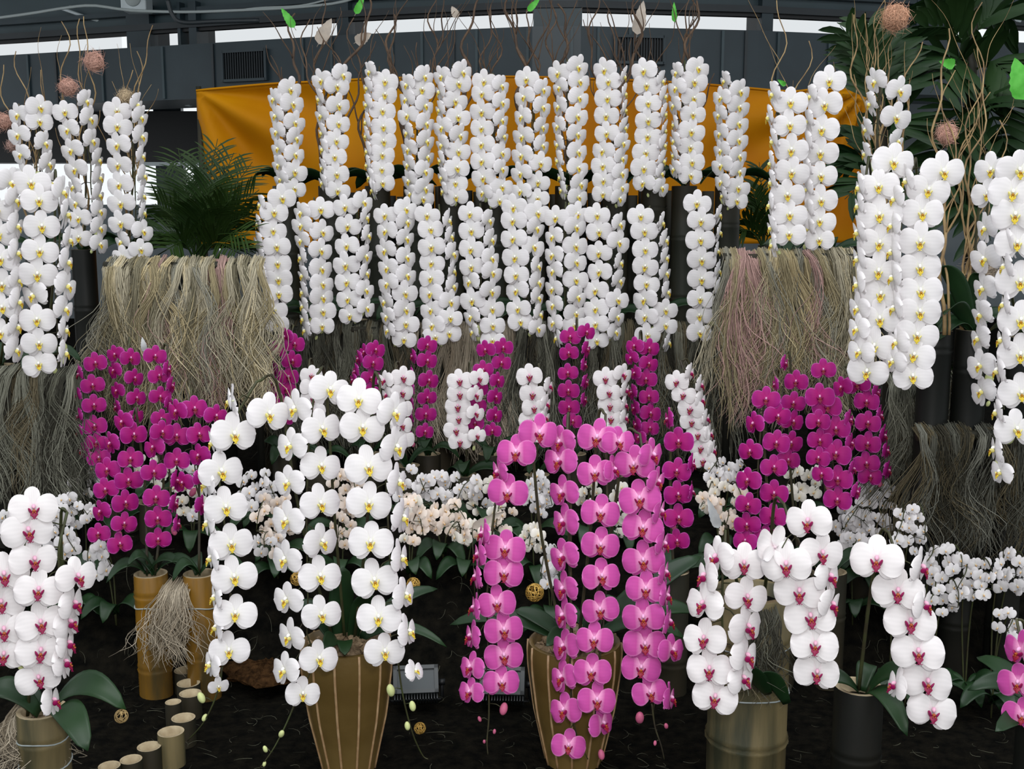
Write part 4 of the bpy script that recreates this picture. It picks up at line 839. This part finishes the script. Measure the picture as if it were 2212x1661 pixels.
# ------------------------------------------------------------------ raffia curtains
PAL = {'straw': [(.46, .38, .22), (.32, .27, .16), (.20, .18, .12), (.58, .50, .33), (.40, .36, .26), (.26, .25, .20)],
       'grey': [(.15, .15, .115), (.09, .09, .07), (.24, .24, .19), (.06, .058, .045), (.16, .135, .085)],
       'dim': [(.10, .10, .08), (.06, .06, .048), (.17, .17, .14), (.045, .042, .03), (.12, .10, .06)], 'pink': [(.44, .28, .25), (.38, .25, .22)], 'beige': [(.44, .38, .29), (.36, .30, .22)]}
def strands_mesh(name, paths, rads, cols):
    """paths: (n, k, 3) array -> three-sided tubes with one colour each"""
    n, k, _ = paths.shape; t = np.gradient(paths, axis=1); t /= np.linalg.norm(t, axis=2, keepdims=True)+1e-9
    ref = np.array([.3, .9, .2]); a = np.cross(t, ref); a /= np.linalg.norm(a, axis=2, keepdims=True)+1e-9; b = np.cross(t, a)
    th = np.arange(3)*2*math.pi/3
    tap = np.ones(k); tap[-1] = .3; tap[-2] = .7
    v = paths[:, :, None, :]+(rads[:, None]*tap[None, :])[:, :, None, None]*(np.cos(th)[None, None, :, None]*a[:, :, None, :]+np.sin(th)[None, None, :, None]*b[:, :, None, :])
    v = v.reshape(-1, 3); base = (np.arange(n)*k*3)[:, None, None]+(np.arange(k-1)*3)[None, :, None]
    j = np.arange(3)[None, None, :]; j2 = (j+1) % 3
    f = np.stack([base+j, base+j2, base+3+j2, base+3+j], -1).reshape(-1, 4)
    me = bpy.data.meshes.new(name); me.vertices.add(len(v)); me.vertices.foreach_set('co', v.ravel().astype(np.float32))
    me.loops.add(f.size); me.loops.foreach_set('vertex_index', f.ravel().astype(np.int32))
    me.polygons.add(len(f)); me.polygons.foreach_set('loop_start', (np.arange(len(f))*4).astype(np.int32)); me.polygons.foreach_set('loop_total', np.full(len(f), 4, np.int32))
    me.polygons.foreach_set('use_smooth', np.ones(len(f), bool)); me.update(calc_edges=True)
    at = me.color_attributes.new('col', 'FLOAT_COLOR', 'POINT'); c = np.ones((n, k*3, 4)); c[:, :, :3] = cols[:, None, :]; at.data.foreach_set('color', c.ravel())
    me.materials.append(M['fiber']); return me
def curtain(label, x0, x1, yt, yb, d, locks, per, pal, pinkx=None, amp=.022, loose=.25, rail=True, frizz=1.0, depth=.05, name='raffia_curtain', r=.0011):
    A = P((x0+x1)/2, yt, d); root = empty(name, (A.x, A.y, A.z), label, 'raffia')
    yr = yt+13
    K = 16; tt = np.linspace(0, 1, K); paths = []; cols = []
    base = np.array(A)
    for i in range(locks):
        x = x0+(x1-x0)*(i+rng.uniform(-.4, .4))/max(1, locks-1); top = np.array(P(x, yt+rng.uniform(-4, 6), d+rng.uniform(0, depth)))
        L = (np.array(P(x, yt, d))-np.array(P(x, yb, d)))[2]*rng.uniform(.72, 1.08)
        f1, f2, p1, p2 = rng.uniform(4, 8), rng.uniform(9, 14), rng.uniform(0, 6.3), rng.uniform(0, 6.3); am = amp*rng.uniform(.4, 1.5)
        drift = rng.normal(0, .03)
        palette = PAL['pink'] if (pinkx and any(abs(x-q) < w_ for q, w_ in pinkx)) else PAL[pal]
        bc = np.array(palette[rng.integers(len(palette))])
        for s in range(per):
            free = rng.random() < loose
            o0 = rng.normal(0, .006, 3); sp_ = rng.normal(0, .014 if not free else .045, 2)*frizz
            q1, q2 = rng.uniform(0, 6.3), rng.uniform(0, 6.3); a1 = (.004 if not free else .02)*frizz
            lx = am*(np.sin(f1*tt+p1)-math.sin(p1))*(.3+tt)+.35*am*np.sin(f2*tt+p2)*tt+drift*tt
            ux = sp_[0]*tt**1.2+a1*np.sin(7*tt+q1)*tt+.5*a1*np.sin(17*tt+q2)*tt
            uy = sp_[1]*.6*tt+a1*np.sin(6*tt+q2)*tt
            LL = L*rng.uniform(.8, 1.05)
            pth = np.stack([top[0]+o0[0]+lx+ux, top[1]+abs(o0[1])+uy-.03*np.sin(np.minimum(1, tt*4)*math.pi/2), top[2]+o0[2]*.6-LL*tt+.018*np.exp(-tt*14)], 1)
            pth[0] += np.array([0, .05, -.01])
            paths.append(pth-base); cols.append(bc*rng.uniform(.65, 1.2))
    me = strands_mesh('raffia_strands', np.array(paths), rng.uniform(.7, 1.3, len(paths))*r, np.clip(np.array(cols), 0, 1))
    o = link('raffia_strands', me, root); o['kind'] = 'stuff'
    if rail:
        a, b = P(x0-4, yr, d+.03), P(x1+4, yr, d+.03); mb = MB(); a, b = a+Vector((0, .02, 0)), b+Vector((0, .02, 0)); q = [a.lerp(b, t)-A for t in np.linspace(0, 1, 12)]
        mb.add(*tube(q, [.016 if i % 4 else .019 for i in range(12)], 10)); link('bamboo_rail', mb.mesh('bamboo_rail', M['culm']), root)
        for e_ in (a, b):
            mb = MB(); g = bed(e_.y); ex = e_.x+(.035 if e_ is a else -.035); mb.add(*tube([Vector((ex, e_.y+.03, g))-A, Vector((ex, e_.y+.03, e_.z))-A], .014, 8)); link('rail_post', mb.mesh('rail_post', M['culmdark']), root)
    return root
curtain('long straw raffia curtain hanging from the left bamboo rail', 225, 560, 563, 905, 4.02, 62, 30, 'straw', pinkx=[(472, 14), (350, 4)], amp=.040, r=.0014, loose=.38, frizz=1.2)
curtain('long straw and pink raffia curtain hanging from the right bamboo rail', 1568, 1852, 545, 905, 3.92, 56, 32, 'straw', pinkx=[(1612, 14), (1750, 8), (1640, 5)], amp=.040, r=.0014, loose=.38, frizz=1.2)
curtain('dark grey raffia curtain at the left edge', -40, 172, 800, 1085, 3.60, 34, 26, 'grey', amp=.035, loose=.4)
curtain('grey raffia heap beside the right edge', 1990, 2215, 930, 1215, 3.30, 32, 22, 'dim', amp=.026, loose=.5, frizz=1.0)
curtain('grey raffia curtain behind the big white pair at right', 1925, 2080, 815, 1120, 3.52, 26, 24, 'grey', amp=.035, loose=.4)
curtain('grey raffia tuft under the first white cascades of the middle row', 555, 720, 700, 985, 4.60, 28, 24, 'grey', amp=.03, loose=.4)
curtain('grey raffia tuft under the third and fourth middle cascades', 722, 890, 702, 985, 4.60, 28, 24, 'grey', amp=.035, loose=.5)
curtain('beige raffia tuft hanging just left of the centre', 892, 1110, 704, 990, 4.60, 34, 24, 'beige', amp=.03, loose=.3)
curtain('grey raffia tuft right of the centre', 1112, 1360, 702, 985, 4.60, 38, 24, 'grey', amp=.035, loose=.5)
curtain('grey raffia tuft left of the right straw curtain', 1362, 1568, 704, 1000, 4.60, 34, 24, 'grey', amp=.035, loose=.5)
curtain('grey raffia wisp hanging between the gold bamboo pots', 352, 402, 1270, 1425, 3.26, 10, 20, 'beige', amp=.02, loose=.6, rail=False, frizz=1.3, depth=.02)
curtain('beige raffia tuft heaped around the lower left bamboo pot', 28, 70, 1545, 1665, 2.64, 9, 26, 'beige', amp=.02, loose=.7, rail=False, frizz=1.5, depth=.02)
curtain('thin raffia wisp on the lower right thick bamboo pot', 1630, 1680, 1330, 1500, 2.64, 8, 18, 'grey', amp=.015, loose=.5, rail=False, depth=.02)
# straw litter on the soil
n = 900; paths = []; cols = []
for i in range(n):
    Y = rng.uniform(2.5, 4.0); X = rng.uniform(-1.8, 1.8); a = rng.uniform(0, 6.3); L = rng.uniform(.015, .06); cv = rng.normal(0, .01)
    t = np.linspace(-.5, .5, 5); xx = X+np.cos(a)*L*t-np.sin(a)*cv*4*t*t; yy = Y+np.sin(a)*L*t+np.cos(a)*cv*4*t*t
    paths.append(np.stack([xx, yy, np.array([bed(y) for y in yy])+.014+rng.uniform(0, .006)], 1)); cols.append(np.array((.05, .05, .035))*rng.uniform(.3, 2.2))
tag(link('straw_litter', strands_mesh('straw_litter', np.array(paths), np.full(n, .0008), np.array(cols))), 'short straw bits scattered over the dark soil', 'litter', kind='stuff')
# coir mulch heap
c = P(575, 1450, on_bed(575, 1450, 0)); mb = MB(); v, f = ellipsoid((0, 0, 0), (.15, .12, .022), None, 40, 14); mb.add([(x*(1+.22*math.sin(5*math.atan2(y, x))+random.uniform(-.06, .06)), y*(1+.2*math.sin(4*math.atan2(y, x)+1)+random.uniform(-.06, .06)), z+random.uniform(-.006, .006)) for x, y, z in v], f)
tag(link('mulch_heap', mb.mesh('mulch_heap', M['coir'], False), None, T((c.x, c.y, bed(c.y)+.005))), 'brown coir mulch heap between the left white cascades', 'mulch')

# ------------------------------------------------------------------ palms
def frond(root, a, b, wide, length, n, droop, m, side_up=.3, name='frond'):
    a, b = Vector(a), Vector(b); mid = a.lerp(b, .5)+Vector((0, 0, droop)); path = smooth_path([a, a.lerp(mid, .5)+Vector((0, 0, droop*.4)), mid, b], 30)
    mb = MB(); mb.add(*tube([p-root.location for p in path], np.linspace(.005, .0015, 30), 5))
    for i in range(n):
        t = .22+.78*i/n; k = min(28, int(t*29)); p = path[k]; tg = (path[k+1]-path[k]).normalized()
        sd = tg.cross(Vector((0, 0, 1))).normalized()
        sdc = tg.cross((CAM-p)).normalized()
        if sdc.dot(sd) < 0: sdc = -sdc
        sd = (sd*.5+sdc*.5).normalized(); up = sd.cross(tg).normalized()
        L = length*(1-.55*abs(t-.5)*1.4)*random.uniform(.85, 1.1)
        for s in (-1, 1):
            dr = (sd*s*random.uniform(.6, .8)+tg*random.uniform(.6, .85)+up*side_up*random.uniform(.4, 1)).normalized()
            wv = dr.cross(up).normalized(); q = []; fs = []
            for h, (u, ww) in enumerate(((0, .25), (.25, .9), (.6, 1), (.85, .6), (1, .05))):
                c = p+dr*L*u+Vector((0, 0, -L*.25*u*u)); q += [c-wv*wide*ww*.5, c+up*wide*.12, c+wv*wide*ww*.5]
            for h in range(4): fs += [(h*3, h*3+1, h*3+4, h*3+3), (h*3+1, h*3+2, h*3+5, h*3+4)]
            mb.add([x-root.location for x in q], fs)
    return link(name, mb.mesh(name, M[m]), root)
pl = empty('palm_plant', P(425, 565, 4.55), 'feathery green palm before the left end of the orange cloth', 'palm')
for x, y, dd_ in ((345, 360, 4.7), (335, 440, 4.5), (385, 320, 4.9), (430, 330, 4.7), (470, 300, 4.8), (505, 330, 4.7), (545, 350, 4.8), (560, 410, 4.6), (555, 460, 4.5), (540, 505, 4.4), (330, 500, 4.5), (400, 400, 4.5), (460, 390, 4.5), (500, 430, 4.4), (360, 540, 4.4), (520, 545, 4.35), (440, 450, 4.4)):
    frond(pl, P(425+random.uniform(-12, 12), 560, 4.55), P(x, y, dd_), .009, .20, 22, .05, 'palm')
g = bed(4.55); mb = MB(); z = pl.location.z-g; mb.add(*lathe([(.13, -z-.01), (.17, -.03), (.18, .0), (.16, 0), (.15, -.04), (.001, -.03)], 24)); link('planter', mb.mesh('planter', M['culmdark']), pl)
def palm_big(label, loc, fr, wide, length, n, m='palmdark', trunk=None):
    e = empty('palm_plant', loc, label, 'palm')
    for a, b in fr: frond(e, P(*a), P(*b), wide, length, n, .06, m, .25)
    if trunk:
        q = smooth_path([P(*t)-e.location for t in trunk], 16); mb = MB(); mb.add(*tube(q, .028, 10)); link('trunk', mb.mesh('trunk', M['culm']), e)
    return e
tb = P(2098, 600, 4.9); gz = bed(4.9)
palm_big('tall broad-leaved palm with a green cane at the upper right', (tb.x, tb.y, gz),
  [((2095, 120, 4.9), (1985, 60, 4.8)), ((2095, 140, 4.9), (2010, 200, 4.6)), ((2100, 160, 4.9), (2200, 180, 4.7)), ((2098, 240, 4.9), (2030, 330, 4.6)), ((2098, 220, 4.9), (2180, 330, 4.6)), ((2098, 90, 4.9), (2190, 40, 4.9)), ((2098, 300, 4.9), (2000, 400, 4.6)), ((2098, 300, 4.9), (2190, 440, 4.6)), ((2098, 330, 4.9), (2080, 480, 4.5)), ((2098, 200, 4.9), (1985, 150, 5.0)), ((2098, 260, 4.9), (2150, 240, 4.5)), ((2098, 360, 4.9), (2140, 520, 4.5)), ((2098, 60, 4.9), (2040, -10, 4.9))],
  .045, .30, 9, trunk=[(2096, -30, 4.9), (2098, 150, 4.9), (2098, 400, 4.9), (2100, 1075, 4.9)])
tb = P(1905, 500, 4.7)
palm_big('broad-leaved palm behind the tan twigs before the right end of the duct', (tb.x, tb.y, bed(4.7)),
  [((1900, 230, 4.7), (1815, 55, 4.7)), ((1900, 230, 4.7), (1870, 40, 4.8)), ((1905, 240, 4.7), (1930, 70, 4.9)), ((1905, 240, 4.7), (1975, 130, 4.8)), ((1900, 260, 4.7), (1840, 110, 4.9)), ((1905, 300, 4.7), (1960, 300, 4.6)), ((1905, 400, 4.7), (1830, 340, 4.8)), ((1905, 420, 4.7), (1825, 430, 4.6)), ((1905, 420, 4.7), (1985, 430, 4.6)), ((1905, 380, 4.7), (1850, 270, 4.8))],
  .032, .22, 11, trunk=[(1900, 220, 4.7), (1904, 400, 4.7), (1905, 1100, 4.7)])
tb = P(2030, 880, 4.0)
palm_big('small palm frond clump behind the grey raffia at right', (tb.x, tb.y, bed(4.0)), [((2030, 860, 4.0), (2000, 800, 3.72)), ((2030, 860, 4.0), (2060, 815, 3.72)), ((2035, 860, 4.0), (2015, 890, 3.7)), ((2035, 860, 4.0), (2075, 880, 3.72))], .012, .12, 14, 'palm', trunk=[(2032, 850, 4.0), (2032, 1150, 4.0)])
tb = P(1640, 540, 5.3)
palm_big('low palm before the right lower end of the orange cloth', (tb.x, tb.y, bed(5.3)), [((1650, 540, 5.3), (1620, 400, 5.3)), ((1650, 540, 5.3), (1660, 430, 5.3)), ((1650, 540, 5.3), (1590, 470, 5.2)), ((1650, 540, 5.3), (1640, 350, 5.4)), ((1650, 540, 5.3), (1700, 470, 5.3)), ((1650, 540, 5.3), (1570, 510, 5.2))], .012, .15, 16, 'palm', trunk=[(1650, 530, 5.3), (1650, 980, 5.3)])

# ------------------------------------------------------------------ willow twigs
def willow(label, base, tip, r, m, forks=4, wig=.03, group=None, toz=None):
    a, b = P(*base), P(*tip); e = empty('willow_branch', a, label, 'branch', group)
    def wav(a, b, r0, r1, n, am):
        L = (b-a).length; ph = [random.uniform(0, 6.3) for _ in range(4)]; q = []
        for i in range(n):
            t = i/(n-1); env = math.sin(math.pi*min(1, t*1.6)*.5)*(1 if t < .8 else 1)
            o = Vector((math.sin(t*L*13+ph[0])+.5*math.sin(t*L*29+ph[1]), .7*math.sin(t*L*11+ph[2]), 0))*am*env
            q.append(a.lerp(b, t)+o)
        return q, np.linspace(r0, r1, n)
    n = max(16, int((b-a).length*34)); q, rr = wav(a, b, r, r*.35, n, wig); mb = MB(); mb.add(*tube([p-a for p in q], rr, 6))
    for k in range(forks):
        i = random.randrange(int(n*.25), int(n*.85)); st = q[i]; L = (b-a).length*random.uniform(.15, .4)
        en = st+Vector((random.uniform(-.35, .35)*L*1.6, random.uniform(-.2, .2)*L, L)); q2, r2 = wav(st, en, rr[i]*.65, rr[i]*.2, 14, wig*.6); q2[0] = st; mb.add(*tube([p-a for p in q2], r2, 5))
    link('twig', mb.mesh('twig', M[m]), e); return e
DK = [(600, 640, 30), (668, 690, -10), (700, 655, 40), (760, 800, -20), (790, 765, 40), (850, 870, -20), (870, 835, 30), (930, 950, -20), (965, 945, 0), (1010, 1030, -20), (1030, 1050, 10), (1080, 1065, 20), (1115, 1105, -20), (1115, 1150, 0), (1190, 1180, -20), (1200, 1210, 10), (1290, 1275, -10), (1300, 1330, 20), (1365, 1385, -20), (1375, 1370, 0), (1480, 1490, -20), (1520, 1500, 0)]
POTX = [620, 710, 812, 900, 970, 1062, 1150, 1229, 1325, 1412, 1478, 1577]
for i, (bx, tx, ty) in enumerate(DK):
    willow('dark twisted willow branch behind the top row, %s from the left' % (ORD+['thirteenth', 'fourteenth', 'fifteenth', 'sixteenth', 'seventeenth', 'eighteenth', 'nineteenth', 'twentieth', 'twenty-first', 'twenty-second'])[i], (min(POTX, key=lambda p: abs(p-bx))+random.uniform(-14, 14), 408, 5.10), (tx, ty, 5.25+random.uniform(0, .3)), .0125 if i % 3 == 0 else .008, 'willow_dark', 4 + (i % 3), .028, 'dark willow branches of the top row')
TN = [(75, 410, 4.6, 10, 140, 'leftmost'), (80, 410, 4.6, 42, 110, 'crossing the second'), (85, 410, 4.6, 90, 150, 'thin and short'), (175, 410, 4.6, 128, 45, 'hooked at its tip'), (178, 410, 4.6, 175, 40, 'tallest in the middle'), (182, 410, 4.6, 195, 35, 'straight beside the tallest'), (270, 410, 4.6, 320, 55, 'reaching furthest right'), (275, 410, 4.6, 300, 110, 'bent and thick'), (278, 410, 4.6, 285, 150, 'shortest on the right')]
for bx, by, d, tx, ty, lb_ in TN: willow('tan willow twig in the left trio of white orchids, '+lb_, (bx, 540, d+.03), (tx, ty, d+.05), .0055, 'willow_tan', 3, .022, 'tan willow twigs at left')
TR = [(1700, 4.0, 1675, 0, 'reaching the top edge left of all'), (1705, 4.0, 1735, 90, 'curving beside the first'), (1890, 4.25, 1840, 30, 'thick, leaning left'), (1895, 4.25, 1860, 90, 'thin in the bundle'), (1895, 4.25, 1895, -10, 'upright in the bundle'), (1900, 4.25, 1880, 30, 'close to the upright one'), (1905, 4.25, 1905, 0, 'forked at the top edge'), (1910, 4.25, 1935, 80, 'bent under the fibre ball'), (1900, 4.25, 1850, 160, 'short, leaning left'), (1910, 4.25, 1985, 90, 'thick, passing the upper white blooms'), (2040, 3.35, 2030, 60, 'long, left of the green cane'), (2050, 3.35, 2060, 150, 'beside the pinkish ball'), (2075, 3.45, 2130, 5, 'crossing the palm to the top edge'), (2080, 3.45, 2110, 100, 'joined with the crossing one'), (2085, 3.45, 2140, 200, 'thin, towards the right edge'), (2075, 3.45, 2095, 180, 'straight by the cane'), (2075, 3.45, 2160, 260, 'leaning right, lowest')]
for bx, d, tx, ty, lb_ in TR:
    by = {1700: 548, 1705: 548}.get(bx, 480 if d > 4.2 else 724)
    willow('tan willow twig at right, '+lb_, (bx, by, d), (tx, ty, d+.1), .0062 if 'thick' in lb_ or 'long' in lb_ else .0045, 'willow_tan', 3, .024, 'tan willow twigs at right')

# ------------------------------------------------------------------ ornaments: fibre balls, wicker balls, feathers, leaf skeletons
def fibre_ball(x, y, d, rp, label, col=(.50, .30, .24)):
    c = P(x, y, d); r = rp*px(d); n = 900; K = 7; paths = []; cols = []
    for i in range(n):
        u = rng.normal(size=3); u /= np.linalg.norm(u); w_ = np.cross(u, rng.normal(size=3)); w_ /= np.linalg.norm(w_); a = np.linspace(0, rng.uniform(.8, 1.8), K)
        rr = r*rng.uniform(.82, 1.0)*(1+(a/1.8)**3*(rng.random() < .30)*.9)
        paths.append((np.cos(a)*rr)[:, None]*u+(np.sin(a)*rr)[:, None]*w_); cols.append(np.array(col)*rng.uniform(.7, 1.6))
    e = empty('fibre_ball', c, label, 'ornament', 'fuzzy fibre balls on the twigs')
    mb = MB(); mb.add(*ellipsoid((0, 0, 0), (r*.74, r*.74, r*.74), None, 14, 10), col=tuple(np.array(col)*.6)); link('core', mb.mesh('core', M['fiber']), e)
    o = link('fibres', strands_mesh('fibres', np.array(paths), np.full(n, .0007), np.clip(np.array(cols), 0, 1)), e); o['kind'] = 'stuff'
fibre_ball(203, 133, 4.62, 19, 'pinkish fuzzy ball on the middle tan twigs at left')
fibre_ball(147, 188, 4.6, 17, 'pinkish fuzzy ball resting behind the middle left white orchid')
fibre_ball(271, 208, 4.6, 14, 'straw-coloured fuzzy ball above the rightmost left white orchid', (.42, .33, .22))
fibre_ball(8, 262, 4.5, 15, 'fuzzy ball cut by the left edge')
fibre_ball(28, 315, 4.65, 12, 'fuzzy ball behind the leftmost white orchid', (.42, .28, .24))
fibre_ball(1934, 38, 4.3, 26, 'large pinkish fuzzy ball at the top right over the palm', (.56, .33, .22))
fibre_ball(2046, 289, 3.45, 20, 'pinkish fuzzy ball among twigs above the big right white orchid')
fibre_ball(2118, 583, 3.5, 30, 'beige fuzzy ball at the root of the right twigs', (.38, .31, .24))
def wicker(x, y, d, rp, label, m):
    r = rp*px(d); d = min(d, on_bed(x, y, r)); c = P(x, y, d); mb = MB()
    for i in range(16):
        u = Vector(rng.normal(size=3)).normalized(); w_ = u.cross(Vector(rng.normal(size=3))).normalized()
        mb.add(*tube([u*(math.cos(a)*r)+w_*(math.sin(a)*r)+u.cross(w_)*r*.12*math.sin(3*a) for a in np.linspace(0, 2*math.pi, 22)], r*.05, 4, False))
    z = max(c.z, bed(c.y)+r)
    tag(link('wicker_ball', mb.mesh('wicker_ball', M[m]), None, T((c.x, c.y, z))), label, 'ornament', 'wicker balls')
wicker(1155, 1280, 3.3, 20, 'gold wicker ball between the first two pink cascades', 'goldwire')
wicker(907, 1573, 3.02, 13, 'small gold wicker ball on the soil right of the white-orchid pot', 'goldwire')
wicker(262, 1547, 2.62, 15, 'small straw wicker ball at the leaf tip of the lower left orchid', 'strawwire')
wicker(642, 1250, 3.3, 15, 'gold wicker ball between the left and middle front white cascades', 'goldwire')
wicker(893, 1262, 3.3, 15, 'gold wicker ball half hidden by the rightmost front white cascade', 'goldwire')
def feather(name, x0, y0, x1, y1, d, wp, m, label, cat, bulge=.55):
    a, b = P(x0, y0, d), P(x1, y1, d); e = empty(name, a, label, cat); n = 12; v = []; f = []
    dirn = b-a; sd = dirn.cross(CAM-a).normalized(); nr = sd.cross(dirn).normalized()
    for i in range(n+1):
        t = i/n; w_ = wp*px(d)*.5*max(.04, math.sin(math.pi*t**bulge)**.7) if t < 1 else .001
        c = a.lerp(b, t)+nr*(.01*math.sin(t*3))
        v += [c-sd*w_*(1+.08*math.sin(t*40))+nr*.004-a, c-a, c+sd*w_*(1+.08*math.sin(t*33+1))+nr*.004-a]
    for i in range(n): k = i*3; f += [(k, k+1, k+4, k+3), (k+1, k+2, k+5, k+4)]
    mb = MB(); mb.add(v, f); link('vane', mb.mesh('vane', M[m]), e)
    mb = MB(); mb.add(*tube([a.lerp(b, t)+nr*(.01*math.sin(t*3)-.002)-a for t in np.linspace(-.12, .97, 10)], np.linspace(.0016, .0006, 10), 5)); link('shaft', mb.mesh('shaft', M['skeleton']), e)
    if m == 'greyfeather' or y0 > 1100: mb = MB(); mb.add(*tube([Vector((0, 0, 0)), Vector((.01, .01, bed(d)-a.z))], .0016, 5)); link('stick', mb.mesh('stick', M['stemdark']), e)
feather('feather', 636, 60, 608, 18, 5.3, 17, 'feather_green', 'green feather at the top edge above the first top-row orchids', 'feather')
feather('feather', 768, 30, 786, -8, 5.3, 15, 'feather_green', 'green feather at the top edge above the second and third orchids', 'feather')
feather('feather', 1140, 24, 1166, -4, 5.3, 13, 'feather_green', 'green feather at the top edge near the middle window post', 'feather')
feather('feather', 1457, 48, 1456, 5, 5.3, 11, 'feather_green', 'slim green feather at the top edge right of the middle', 'feather')
feather('feather', 2062, 140, 2028, 132, 3.5, 22, 'feather_green', 'short green feather held by twigs before the right palm', 'feather')
feather('feather', 2215, 215, 2192, 125, 3.3, 46, 'feather_green', 'large green feather at the upper right edge', 'feather')
feather('feather', 1697, 184, 1680, 172, 3.85, 10, 'feather_green', 'tiny green feather tip above the left one of the lone pair', 'feather')
feather('leaf_skeleton', 688, 95, 716, 40, 5.35, 28, 'skeleton', 'pale skeleton leaf over the left bright window strip', 'leaf')
feather('leaf_skeleton', 768, 92, 802, 72, 5.35, 24, 'skeleton', 'pale skeleton leaf on the duct above the third orchid', 'leaf')
feather('leaf_skeleton', 1376, 75, 1390, 2, 5.35, 27, 'skeleton', 'grey skeleton leaf standing before the right bright window strip', 'leaf')
feather('leaf_skeleton', 988, 38, 976, 14, 5.35, 16, 'skeleton', 'small grey skeleton leaf at the top above the fifth orchid', 'leaf')
feather('feather', 1552, 1140, 1528, 1075, 3.2, 22, 'greyfeather', 'grey feather standing among the cream small orchids at right', 'feather')
feather('feather', 313, 760, 307, 728, 3.62, 13, 'greyfeather', 'pale feather standing behind the left magenta orchids', 'feather')
feather('leaf_skeleton', 1020, 1140, 1090, 1105, 3.52, 20, 'skeleton', 'pale skeleton leaf lying over the centre small orchids', 'leaf')
